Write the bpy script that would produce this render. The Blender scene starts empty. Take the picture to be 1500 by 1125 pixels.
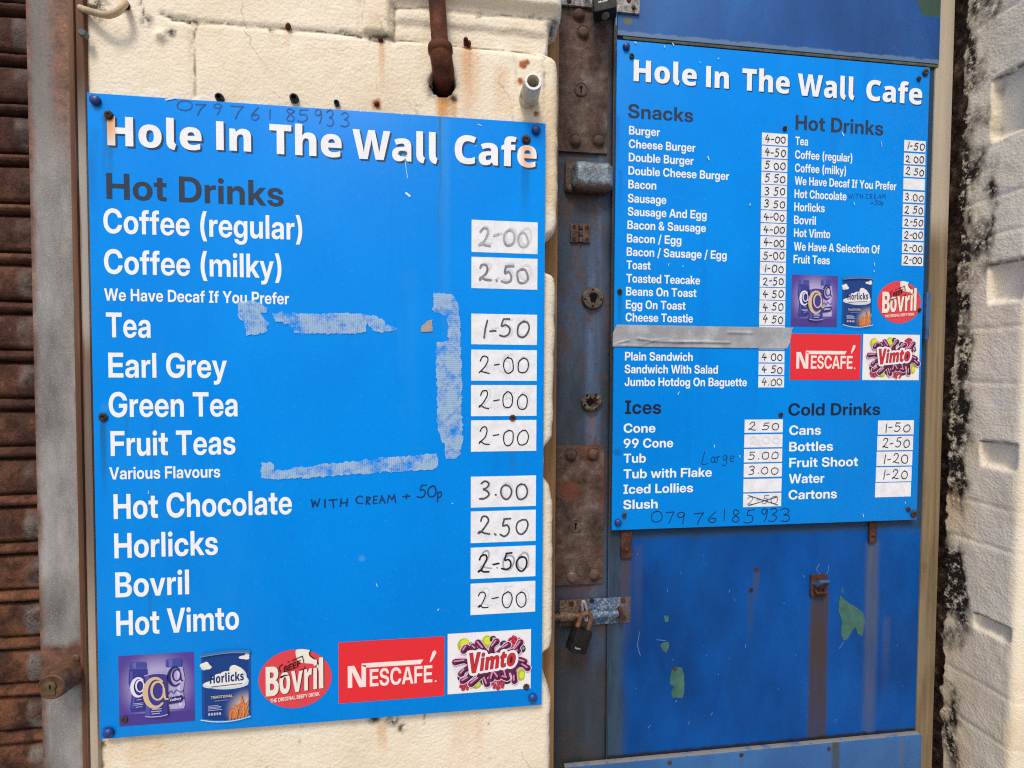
import bpy, bmesh, math, random
import numpy as np
from mathutils import Vector, Matrix, Euler
from mathutils.geometry import delaunay_2d_cdt

random.seed(7)
SC = bpy.context.scene
COL = SC.collection
rad = math.radians

# ------------------------------------------------------------------ camera
# metres; x right along the wall, y into the wall, z up; ground at z = 0.
# The big board's front lies on y = 0 with its lower left corner at x = 0, z = 1.05
Z0 = 1.05
F_PX = 683.99
cam_pos = Vector((0.470354, -0.662649, 0.489508 + Z0))
def _rot(rx, ry, rz):
    return Matrix.Rotation(rz, 3, 'Z') @ Matrix.Rotation(ry, 3, 'Y') @ Matrix.Rotation(rx, 3, 'X')
CAM_M = _rot(math.pi / 2 - 0.02751286, 0, -0.11526686) @ _rot(0, 0, 0.00518427)
cd = bpy.data.cameras.new('camera')
cd.sensor_width = 36.0
cd.lens = F_PX / 1500 * 36
cd.clip_start = 0.01
cd.clip_end = 500
cam = bpy.data.objects.new('camera', cd)
COL.objects.link(cam)
cam.matrix_world = Matrix.Translation(cam_pos) @ CAM_M.to_4x4()
SC.camera = cam

# ------------------------------------------------------------------ sky and sun (hazy daylight)
SUN_EL, SUN_AZ = rad(55), rad(198)      # azimuth of the sun measured clockwise from +y
w = bpy.data.worlds.new("World")
SC.world = w
w.use_nodes = True
wn = w.node_tree.nodes
sky = wn.new('ShaderNodeTexSky')
sky.sky_type = 'NISHITA'
sky.sun_disc = False
sky.sun_elevation = SUN_EL
sky.sun_rotation = SUN_AZ
sky.air_density = 1.0
sky.dust_density = 4.0
sky.ozone_density = 1.0
bg = wn['Background']
w.node_tree.links.new(sky.outputs[0], bg.inputs[0])
bg.inputs[1].default_value = 0.12
sd = bpy.data.lights.new('sun', 'SUN')
sd.energy = 1.6
sd.angle = rad(14)
sd.color = (1.0, 0.95, 0.88)
sun = bpy.data.objects.new('sun', sd)
COL.objects.link(sun)
to_sun = Vector((math.sin(SUN_AZ) * math.cos(SUN_EL), math.cos(SUN_AZ) * math.cos(SUN_EL), math.sin(SUN_EL)))
sun.rotation_euler = to_sun.to_track_quat('Z', 'Y').to_euler()
sun.location = (0, -3, 5)
SC.view_settings.view_transform = 'Standard'
SC.view_settings.look = 'None'
SC.view_settings.exposure = 0.27
SC.view_settings.gamma = 1.0
SC.cycles.use_denoising = False
SC.cycles.use_adaptive_sampling = False
SC.cycles.max_bounces = 5
SC.cycles.pixel_filter_type = 'BLACKMAN_HARRIS'
SC.cycles.filter_width = 1.15

# ------------------------------------------------------------------ measuring helpers
def _ray(px, py):
    return CAM_M @ Vector(((px - 750) / F_PX, (562.5 - py) / F_PX, -1))
def P(px, py, y=0.0):
    """point of the vertical plane at depth y seen at photograph pixel (px, py)"""
    d = _ray(px, py)
    t = (y - cam_pos.y) / d.y
    return cam_pos + d * t
def PX(px, py, x):
    d = _ray(px, py)
    t = (x - cam_pos.x) / d.x
    return cam_pos + d * t
def XZ(px, py, y=0.0):
    p = P(px, py, y)
    return (p.x, p.z)

# ------------------------------------------------------------------ object helpers
def base_of(parent):
    return Vector(parent['_o']) if parent else Vector((0, 0, 0))
def tagged(o, label=None, cat=None, group=None, kind=None):
    if label: o['label'] = label
    if cat: o['category'] = cat
    if group: o['group'] = group
    if kind: o['kind'] = kind
    return o
def thing(name, loc, label, cat, group=None):
    o = bpy.data.objects.new(name, None)
    o.empty_display_size = 0.05
    COL.objects.link(o)
    o.location = loc
    o['_o'] = tuple(loc)
    return tagged(o, label, cat, group)
class MB:
    """collects vertices and faces in world coordinates"""
    def __init__(s): s.v = []; s.f = []
    def add(s, v, f):
        n = len(s.v); s.v += [tuple(p) for p in v]; s.f += [tuple(i + n for i in q) for q in f]
        return s
    def box(s, x0, x1, y0, y1, z0, z1, bev=0.0, rot=None, piv=None):
        bm = bmesh.new()
        bmesh.ops.create_cube(bm, size=1)
        for v in bm.verts:
            v.co = Vector(((x0 + x1) / 2 + v.co.x * (x1 - x0), (y0 + y1) / 2 + v.co.y * (y1 - y0), (z0 + z1) / 2 + v.co.z * (z1 - z0)))
        if bev:
            bmesh.ops.bevel(bm, geom=bm.edges[:], offset=bev, segments=2, affect='EDGES', profile=0.6)
        if rot:
            c = Vector(piv) if piv else Vector(((x0 + x1) / 2, (y0 + y1) / 2, (z0 + z1) / 2))
            R = Euler(rot).to_matrix()
            for v in bm.verts: v.co = c + R @ (v.co - c)
        bm.verts.index_update()
        s.add([v.co[:] for v in bm.verts], [[v.index for v in f.verts] for f in bm.faces])
        bm.free()
        return s
    def lathe(s, c, axis, prof, n=24, jit=0.0, seed=0):
        """prof: list of (radius, height along axis)"""
        c = Vector(c); a = Vector(axis).normalized()
        q = a.to_track_quat('Z', 'Y').to_matrix()
        rnd = random.Random(seed)
        v = []; f = []
        j = [1 + rnd.uniform(-jit, jit) for _ in range(n)]
        for r, h in prof:
            for k in range(n):
                t = 2 * math.pi * k / n
                v.append(c + q @ Vector((r * j[k] * math.cos(t), r * j[k] * math.sin(t), h)))
        for i in range(len(prof) - 1):
            for k in range(n):
                f.append((i * n + k, i * n + (k + 1) % n, (i + 1) * n + (k + 1) % n, (i + 1) * n + k))
        f.append(tuple(range(n))[::-1]); f.append(tuple((len(prof) - 1) * n + k for k in range(n)))
        return s.add(v, f)
    def tube(s, pts, r, n=14, cap=True):
        pts = [Vector(p) for p in pts]
        rs = r if isinstance(r, (list, tuple)) else [r] * len(pts)
        v = []; f = []
        up = None
        for i, p in enumerate(pts):
            d = (pts[min(i + 1, len(pts) - 1)] - pts[max(i - 1, 0)]).normalized()
            if up is None:
                up = Vector((0, 0, 1)) if abs(d.z) < .9 else Vector((1, 0, 0))
            b = d.cross(up).normalized(); up = b.cross(d).normalized()
            for k in range(n):
                t = 2 * math.pi * k / n
                v.append(p + (b * math.cos(t) + up * math.sin(t)) * rs[i])
        for i in range(len(pts) - 1):
            for k in range(n):
                f.append((i * n + k, i * n + (k + 1) % n, (i + 1) * n + (k + 1) % n, (i + 1) * n + k))
        if cap:
            f.append(tuple(range(n))[::-1]); f.append(tuple((len(pts) - 1) * n + k for k in range(n)))
        return s.add(v, f)
    def dome(s, c, r, h, n=18):
        prof = [(r, 0)] + [(r * math.cos(t), h * math.sin(t)) for t in [rad(a) for a in (12, 30, 50, 70, 85)]]
        return s.lathe(c, (0, -1, 0), prof, n)
def obj(name, mb, m, parent=None, smooth=True, auto=40):
    o_ = base_of(parent)
    me = bpy.data.meshes.new(name)
    if parent is None and mb.v:
        a = np.array(mb.v); o_ = Vector(((a[:, 0].min() + a[:, 0].max()) / 2, (a[:, 1].min() + a[:, 1].max()) / 2, a[:, 2].min()))
    me.from_pydata([(p[0] - o_.x, p[1] - o_.y, p[2] - o_.z) for p in mb.v], [], mb.f)
    bm = bmesh.new(); bm.from_mesh(me)
    bmesh.ops.recalc_face_normals(bm, faces=bm.faces[:]) if getattr(mb, 'recalc', True) else None
    bm.to_mesh(me); bm.free()
    me.materials.append(m)
    if smooth:
        me.polygons.foreach_set('use_smooth', [True] * len(me.polygons))
        try: me.set_sharp_from_angle(angle=rad(auto))
        except Exception: pass
    o = bpy.data.objects.new(name, me)
    COL.objects.link(o)
    o['_o'] = tuple(o_)
    if parent: o.parent = parent
    else: o.location = o_
    return o

# ------------------------------------------------------------------ flat shapes: fill polygons (nonzero winding) into a sheet
def p_area(p):
    return sum(p[i - 1][0] * p[i][1] - p[i][0] * p[i - 1][1] for i in range(len(p))) / 2
def fill(polys):
    """groups polygons whose boxes overlap, fills each group"""
    polys = [p for p in polys if len(p) > 2 and abs(p_area(p)) > 1e-12]
    bx = [(min(q[0] for q in p), min(q[1] for q in p), max(q[0] for q in p), max(q[1] for q in p)) for p in polys]
    par = list(range(len(polys)))
    def root(i):
        while par[i] != i: par[i] = par[par[i]]; i = par[i]
        return i
    od = sorted(range(len(polys)), key=lambda i: bx[i][0])
    for n, i in enumerate(od):
        for j in od[n + 1:]:
            if bx[j][0] > bx[i][2]: break
            if bx[j][1] <= bx[i][3] and bx[i][1] <= bx[j][3]: par[root(j)] = root(i)
    gr = {}
    for i in range(len(polys)): gr.setdefault(root(i), []).append(polys[i])
    V = []; F = []
    for g in gr.values():
        v, f = fill_group(g); n = len(V)
        V += v; F += [tuple(k + n for k in q) for q in f]
    return V, F
def fill_group(polys):
    """polys in metres (x, z) -> verts, faces"""
    if not polys: return [], []
    ox, oz = polys[0][0]
    vs = []; ed = []; A = []; B = []
    for p in polys:
        if len(p) < 3 or abs(p_area(p)) < 1e-12: continue
        n = len(vs); m = len(p)
        q = [((x - ox) * 1000, (z - oz) * 1000) for x, z in p]
        vs += [Vector(t) for t in q]
        ed += [(n + i, n + (i + 1) % m) for i in range(m)]
        A += q; B += q[1:] + q[:1]
    r = delaunay_2d_cdt(vs, ed, [], 0, 1e-4)
    V = np.array([(v.x, v.y) for v in r[0]])
    F = [tuple(f) for f in r[2]]
    T = np.array([V[list(f)].mean(0) for f in F])
    A = np.array(A); B = np.array(B)
    wn_ = np.zeros(len(T), int)
    for k0 in range(0, len(T), 2000):
        t = T[k0:k0 + 2000]
        a0, a1, b0, b1 = A[None, :, 0], A[None, :, 1], B[None, :, 0], B[None, :, 1]
        px_, py_ = t[:, 0:1], t[:, 1:2]
        cr = (b0 - a0) * (py_ - a1) - (px_ - a0) * (b1 - a1)
        wn_[k0:k0 + 2000] = ((a1 <= py_) & (b1 > py_) & (cr > 0)).sum(1) - ((a1 > py_) & (b1 <= py_) & (cr < 0)).sum(1)
    F = [f for f, w_ in zip(F, wn_) if w_ != 0]
    return [(v[0] / 1000 + ox, v[1] / 1000 + oz) for v in V], F
def sheet(name, polys, y, m, parent):
    V, F = fill(polys)
    mb = MB(); mb.recalc = False
    G = []
    for f in F:
        a = p_area([V[i] for i in f])
        G.append(f if a > 0 else f[::-1])
    mb.add([(x, y, z) for x, z in V], G)
    used = sorted({i for f in mb.f for i in f}); mp = {k: i for i, k in enumerate(used)}
    mb.v = [mb.v[k] for k in used]; mb.f = [tuple(mp[i] for i in f) for f in mb.f]
    return obj(name, mb, m, parent, smooth=False)
def disc(cx, cz, rx, rz=None, n=20, rot=0):
    rz = rx if rz is None else rz
    out = []
    for k in range(n):
        t = 2 * math.pi * k / n
        x, z = rx * math.cos(t), rz * math.sin(t)
        out.append((cx + x * math.cos(rot) - z * math.sin(rot), cz + x * math.sin(rot) + z * math.cos(rot)))
    return out
def spline(pts, k=5, closed=False):
    if len(pts) < 3: return [tuple(p) for p in pts]
    out = []
    n = len(pts)
    for i in range(n if closed else n - 1):
        g = lambda j: np.array(pts[j % n] if closed else pts[min(max(j, 0), n - 1)], float)
        p0, p1, p2, p3 = g(i - 1), g(i), g(i + 1), g(i + 2)
        for s_ in range(k):
            t = s_ / k
            out.append(tuple(0.5 * (2 * p1 + (p2 - p0) * t + (2 * p0 - 5 * p1 + 4 * p2 - p3) * t * t + (3 * p1 - p0 - 3 * p2 + p3) * t ** 3)))
    if not closed: out.append(tuple(pts[-1]))
    return out
def stroke(pts, w, closed=False, taper=None, n=8):
    """polygons (all counter-clockwise) whose union is the stroke"""
    out = []
    m = len(pts)
    for i, p in enumerate(pts):
        r = w / 2 * (taper[i] if taper else 1)
        out.append(disc(p[0], p[1], r, n=n))
        if i + 1 < m or closed:
            q = pts[(i + 1) % m]
            r2 = w / 2 * (taper[(i + 1) % m] if taper else 1)
            dx, dz = q[0] - p[0], q[1] - p[1]; L = math.hypot(dx, dz)
            if L < 1e-9: continue
            nx, nz = -dz / L, dx / L
            out.append([(p[0] - nx * r, p[1] - nz * r), (q[0] - nx * r2, q[1] - nz * r2), (q[0] + nx * r2, q[1] + nz * r2), (p[0] + nx * r, p[1] + nz * r)])
    return out
# ------------------------------------------------------------------ letter outlines (cap height units; * = off-curve)
SANS = {
'&':(331,'139,-6 101,-6* 45,22* 14,69* 14,99 14,119* 29,151* 60,181* 85,198 158,246 167,253* 178,266* 183,280* 183,286 183,299* 164,317* 147,317 137,317* 120,309* 111,292* 111,282 111,271* 121,249* 142,222* 159,203 335,0 257,0 110,165 91,187* 63,225* 47,262* 47,283 47,310* 72,353* 117,377* 147,377 176,377* 220,354* 243,315* 243,290 243,274* 232,244* 210,217* 194,205 118,150 103,139* 87,117* 87,103 87,89* 101,67* 127,54* 143,54 163,54* 201,74* 232,108* 251,154* 251,180 313,180 313,151* 301,99* 275,56* 256,40 237,28 217,12* 165,-6*'),
'(':(200,'54,148 54,192* 69,283* 95,363* 112,392 183,392 167,356* 142,274* 128,189* 128,148 128,112* 140,42* 165,-32* 183,-74 112,-74 84,-25* 54,88*'),
')':(200,'17,-74 35,-32* 60,42* 72,112* 72,148 72,189* 58,274* 33,356* 17,392 88,392 105,363* 131,283* 146,192* 146,148 146,88* 117,-25* 88,-74'),
'/':(186,'185,390 65,-56 1,-56 121,390'),
'9':(330,'163,378 204,378* 267,345* 302,287* 302,250 302,220* 276,161* 251,124 165,0 82,0 202,169 217,169 212,161* 195,143* 169,130* 148,130 113,130* 58,160* 28,214* 28,251 28,288* 62,346* 124,378*;165,318 147,318* 117,300* 100,270* 100,251 100,232* 117,201* 147,184* 165,184 184,184* 213,201* 230,232* 230,251 230,270* 213,300* 184,318*'),
'A':(365,'2,0 133,372 232,372 363,0 278,0 219,181 208,217* 186,293* 172,341 193,341 180,293* 157,217* 146,181 85,0;85,81 85,143 280,143 280,81'),
'B':(330,'28,0 28,372 177,372 217,372* 273,348* 302,305* 302,277 302,255* 286,222* 256,200* 236,195 236,194 258,192* 295,170* 316,132* 316,105 316,74* 286,27* 228,0* 185,0;103,61 175,61 205,61* 238,86* 238,109 238,125* 223,147* 195,160* 176,160 103,160;103,218 171,218 188,218* 213,229* 226,250* 226,265 226,286* 197,312* 171,312 103,312'),
'C':(372,'193,-6 142,-6* 62,41* 16,127* 16,186 16,246* 61,332* 142,378* 193,378 225,378* 281,359* 325,323* 352,272* 357,241 279,241 276,258* 261,283* 239,301* 210,311* 194,311 162,311* 117,280* 93,224* 93,186 93,148* 117,92* 162,62* 194,62 210,62* 238,71* 260,89* 276,114* 279,131 357,131 352,100* 325,49* 281,13* 225,-6*'),
'D':(359,'159,0 63,0 63,65 155,65 193,65* 242,93* 266,147* 266,186 266,226* 242,280* 193,308* 156,308 61,308 61,372 161,372 217,372* 299,327* 343,244* 343,186 343,129* 299,46* 217,0*;105,372 105,0 28,0 28,372'),
'E':(311,'28,0 28,372 295,372 295,307 105,307 105,220 281,220 281,156 105,156 105,66 295,66 295,0'),
'F':(298,'28,0 28,372 287,372 287,307 105,307 105,215 274,215 274,151 105,151 105,0'),
'G':(377,'193,-6 140,-6* 60,42* 16,129* 16,186 16,246* 62,332* 142,378* 192,378 224,378* 280,360* 324,325* 352,277* 356,248 277,248 274,262* 260,285* 239,302* 211,311* 194,311 163,311* 117,280* 93,224* 93,186 93,148* 118,92* 163,62* 195,62 221,62* 261,82* 283,117* 283,141 301,139 202,139 202,198 358,198 358,150 358,104* 316,34* 241,-6*'),
'H':(368,'28,0 28,372 105,372 105,223 263,223 263,372 340,372 340,0 263,0 263,157 105,157 105,0'),
'I':(201,'16,0 16,62 62,62 62,310 16,310 16,372 185,372 185,310 139,310 139,62 185,62 185,0'),
'J':(288,'137,-6 80,-6* 15,56* 15,113 15,138 87,138 87,112 87,87* 113,59* 136,59 158,59* 184,87* 184,112 184,372 261,372 261,111 261,55* 194,-6*'),
'K':(351,'83,78 83,173 96,189* 122,219* 147,250* 160,265 252,372 344,372 187,191 181,191;28,0 28,372 105,372 105,270 105,175 105,139 105,0;259,0 148,169 194,227 348,0'),
'L':(285,'28,0 28,372 105,372 105,66 274,66 274,0'),
'M':(458,'28,0 28,372 140,372 202,199 205,187* 216,153* 227,116* 236,82* 239,70 220,70 223,82* 232,116* 243,153* 253,187* 257,199 317,372 430,372 430,0 354,0 354,177 354,190* 355,224* 356,263* 357,303* 357,322 367,322 361,302* 349,260* 337,221* 327,188* 323,177 260,0 198,0 134,177 130,188* 120,221* 108,260* 95,302* 89,322 100,322 101,303* 101,263* 103,224* 103,190* 103,177 103,0'),
'N':(371,'28,0 28,372 109,372 228,182 234,173* 251,144* 270,110* 278,94 270,75 269,92* 267,136* 267,177* 267,188 267,372 344,372 344,0 262,0 154,173 147,183* 126,218* 101,262* 88,287 101,296 103,268* 104,220* 105,183* 105,173 105,0'),
'O':(383,'191,-6 141,-6* 62,41* 16,127* 16,186 16,245* 62,332* 141,378* 191,378 242,378* 321,332* 367,245* 367,186 367,127* 321,41* 242,-6*;191,62 220,62* 264,91* 290,147* 290,186 290,226* 264,281* 220,311* 191,311 163,311* 118,281* 93,226* 93,186 93,147* 118,91* 163,62*'),
'P':(323,'28,0 28,372 175,372 217,372* 278,343* 311,288* 311,250 311,213* 277,158* 216,128* 174,128 70,128 70,193 170,193 190,193* 220,207* 236,233* 236,250 236,268* 220,294* 190,308* 170,308 105,308 105,0'),
'R':(333,'28,0 28,372 177,372 219,372* 280,343* 313,288* 313,250 313,213* 278,159* 215,130* 172,130 74,130 74,192 172,192 193,192* 222,206* 238,233* 238,250 238,268* 222,294* 192,308* 172,308 105,308 105,0;239,0 154,168 235,168 322,0'),
'S':(334,'169,-6 121,-6* 53,24* 18,82* 18,122 92,122 92,102* 111,73* 146,57* 169,57 191,57* 223,69* 240,90* 240,105 240,117* 227,135* 197,148* 173,153 134,162 79,174* 25,225* 25,265 25,299* 60,350* 124,378* 166,378 209,378* 272,350* 306,296* 307,258 235,258 234,285* 197,315* 167,315 148,315* 118,303* 102,283* 102,269 102,257* 115,241* 143,228* 166,223 202,215 232,209* 275,190* 303,165* 316,131* 316,110 316,74* 281,22* 215,-6*'),
'T':(325,'11,307 11,372 314,372 314,307 201,307 201,0 124,0 124,307'),
'V':(361,'133,0 2,372 86,372 146,191 157,157* 180,78* 194,32 172,32 185,78* 208,157* 218,191 276,372 359,372 231,0'),
'W':(510,'102,0 2,372 84,372 128,188 133,165* 143,118* 152,72* 156,49 140,49 145,72* 154,118* 164,165* 170,188 216,372 294,372 340,188 346,165* 356,118* 366,72* 370,49 354,49 358,72* 367,118* 377,165* 382,188 426,372 508,372 408,0 322,0 269,203 263,226* 252,280* 245,314 265,314 258,280* 247,226* 241,203 188,0'),
'Y':(353,'140,0 140,139 2,372 90,372 154,261 162,245* 179,215* 187,199 170,199 178,215* 194,245* 202,261 263,372 351,372 215,139 215,0'),
'a':(283,'107,-4 80,-4* 40,13* 16,48* 16,74 16,97* 32,127* 61,145* 98,154* 119,156 143,159* 172,163* 184,172* 184,180 184,182 184,192* 174,206* 155,215* 141,215 127,215* 107,206* 95,191* 94,180 24,180 26,208* 55,248* 107,270* 143,270 170,270* 213,257* 242,234* 257,200* 257,179 257,0 185,0 185,37 184,37 177,24* 156,6* 127,-4*;127,47 145,47* 171,60* 185,82* 185,96 185,123 182,121* 171,118* 157,115* 141,112* 132,111 119,109* 99,101* 86,87* 86,76 86,67* 97,54* 115,47*'),
'b':(306,'177,-6 160,-6* 130,5* 107,25* 99,41 99,41 99,0 26,0 26,372 100,372 100,227 100,227 109,242* 132,260* 161,270* 178,270 212,270* 263,235* 291,173* 291,132 291,91* 263,29* 212,-6*;158,54 176,54* 203,73* 217,108* 217,132 217,157* 203,192* 176,210* 158,210 140,210* 112,191* 96,156* 96,132 96,109* 112,74* 140,54*'),
'c':(284,'147,-6 107,-6* 48,29* 14,91* 14,132 14,173* 48,235* 107,270* 147,270 173,270* 217,255* 250,227* 269,188* 271,165 200,165 198,175* 190,192* 177,204* 159,210* 148,210 130,210* 103,191* 89,156* 89,132 89,108* 103,73* 130,54* 148,54 159,54* 177,60* 189,72* 198,89* 199,99 271,99 270,76* 251,38* 218,10* 173,-6*'),
'd':(306,'129,-6 94,-6* 43,29* 14,91* 14,132 14,173* 43,235* 95,270* 128,270 145,270* 174,260* 198,242* 206,227 206,227 206,372 280,372 280,0 207,0 207,41 207,41 199,25* 176,5* 146,-6*;148,54 166,54* 194,74* 210,109* 210,132 210,156* 194,191* 166,210* 148,210 130,210* 103,192* 89,157* 89,132 89,108* 103,73* 130,54*'),
'e':(287,'147,-6 107,-6* 47,29* 14,92* 14,132 14,172* 48,235* 106,270* 144,270 173,270* 221,250* 255,214* 274,163* 274,133 274,113 41,113 41,160 238,160 205,149 205,169* 191,198* 164,214* 146,214 127,214* 101,198* 86,169* 86,149 86,117 86,97* 101,66* 129,49* 149,49 163,49* 186,58* 201,73* 204,83 271,83 266,57* 231,17* 179,-6*'),
'f':(190,'180,264 180,206 4,206 4,264;52,0 52,298 52,323* 71,356* 110,372* 138,372 151,372* 175,372* 180,372 180,315 177,315* 160,315* 155,315 139,315* 126,302* 126,286 126,0'),
'g':(306,'151,-108 113,-108* 61,-87* 31,-48* 27,-23 99,-23 101,-33* 115,-46* 137,-54* 151,-54 178,-54* 207,-24* 207,4 207,45 207,45 199,29* 176,9* 146,0* 129,0 94,0* 43,34* 14,95* 14,134 14,174* 43,235* 95,270* 128,270 145,270* 175,260* 198,240* 207,226 207,226 207,264 280,264 280,10 280,-32* 247,-84* 189,-108*;148,59 166,59* 194,78* 210,112* 210,135 210,158* 194,192* 166,211* 148,211 130,211* 103,193* 89,159* 89,135 89,111* 103,77* 130,59*'),
'h':(300,'100,147 100,0 26,0 26,372 100,372 100,195 86,195 99,230* 145,270* 181,270 209,270* 251,245* 274,199* 274,165 274,0 200,0 200,152 200,178* 175,206* 151,206 136,206* 113,193* 100,167*'),
'i':(126,'26,0 26,264 100,264 100,0;63,297 45,297* 21,320* 21,337 21,353* 45,376* 63,376 81,376* 105,353* 105,336 105,320* 81,297*'),
'k':(282,'93,76 93,163 100,163 193,264 279,264 160,131 143,131;26,0 26,372 100,372 100,0;199,0 115,115 164,166 285,0'),
'l':(140,'111,0 66,0* 26,33* 26,71 26,372 100,372 100,79 100,66* 110,56* 122,56 124,56* 130,56* 133,56 133,0 127,0* 117,0*'),
'm':(452,'26,0 26,264 97,264 97,205 93,205 100,227* 125,255* 158,270* 177,270 207,270* 252,235* 257,205 249,205 254,225* 279,254* 316,270* 338,270 363,270* 403,247* 426,205* 426,175 426,0 353,0 353,161 353,185* 327,209* 308,209 294,209* 273,196* 262,174* 262,159 262,0 191,0 191,163 191,184* 166,209* 147,209 134,209* 112,196* 100,173* 100,156 100,0'),
'n':(300,'100,147 100,0 26,0 26,264 99,264 99,195 86,195 99,230* 145,270* 181,270 209,270* 251,245* 274,199* 274,165 274,0 200,0 200,152 200,178* 175,206* 151,206 136,206* 113,193* 100,167*'),
'o':(297,'149,-6 109,-6* 48,28* 14,90* 14,132 14,173* 48,235* 109,270* 149,270 189,270* 249,235* 283,173* 283,132 283,90* 249,28* 189,-6*;149,54 167,54* 193,72* 208,107* 208,132 208,156* 193,191* 167,210* 149,210 131,210* 104,191* 89,156* 89,132 89,107* 104,72* 131,54*'),
'q':(306,'280,-104 206,-104 206,39 206,39 198,25* 175,5* 146,-6* 129,-6 94,-6* 43,29* 14,91* 14,132 14,173* 43,235* 95,270* 128,270 145,270* 175,260* 198,242* 206,228 207,228 207,264 280,264;148,54 166,54* 194,74* 210,109* 210,132 210,156* 194,191* 166,210* 148,210 130,210* 103,192* 89,157* 89,132 89,108* 103,73* 130,54*'),
'r':(191,'26,0 26,264 97,264 97,219 98,219 105,243* 136,266* 162,266 169,266* 180,265* 184,265 184,202 180,203* 162,204* 152,204 137,204* 113,190* 100,163* 100,143 100,0'),
's':(266,'136,-6 101,-6* 48,15* 16,55* 14,83 86,83 88,66* 113,46* 134,46 155,46* 178,62* 178,74 178,85* 160,97* 144,101 98,109 60,117* 20,156* 20,186 20,211* 47,249* 97,270* 131,270 166,270* 217,248* 246,208* 246,180 178,180 178,196* 153,217* 134,217 115,217* 93,201* 93,189 93,179* 110,166* 125,163 175,153 215,145* 253,110* 253,81 253,54* 223,15* 170,-6*'),
't':(189,'178,264 178,206 4,206 4,264;50,336 124,336 124,82 124,68* 134,58* 149,58 156,58* 173,58* 178,58 178,0 171,0* 147,0* 135,0 91,0* 50,34* 50,70'),
'u':(300,'119,-6 91,-6* 49,19* 26,65* 26,99 26,264 100,264 100,112 100,86* 125,58* 148,58 163,58* 187,71* 200,97* 200,117 200,264 274,264 274,0 201,0 201,69 214,69 201,34* 155,-6*'),
'v':(284,'101,0 3,264 80,264 124,134 131,110* 145,64* 152,40 134,40 141,64* 154,110* 161,134 204,264 281,264 183,0'),
'w':(419,'84,0 3,264 80,264 104,172 111,143* 125,83* 132,53 122,53 129,83* 143,143* 151,172 176,264 243,264 268,172 275,143* 290,83* 297,53 287,53 294,83* 307,143* 314,172 338,264 416,264 335,0 259,0 228,105 224,120* 215,152* 207,185* 203,201 216,201 212,185* 204,152* 196,120* 191,105 160,0'),
'y':(284,'33,-104 33,-46 66,-46 75,-46* 86,-41* 94,-28* 97,-18 105,1 3,264 80,264 124,134 132,110* 146,64* 153,40 132,40 138,64* 152,111* 160,134 204,264 281,264 164,-41 156,-63* 133,-91* 102,-104* 81,-104 69,-104* 44,-104*'),
'É':(311,'28,0 28,372 295,372 295,307 105,307 105,220 281,220 281,156 105,156 105,66 295,66 295,0;132,405 175,483 247,483 184,405'),
}
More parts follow.
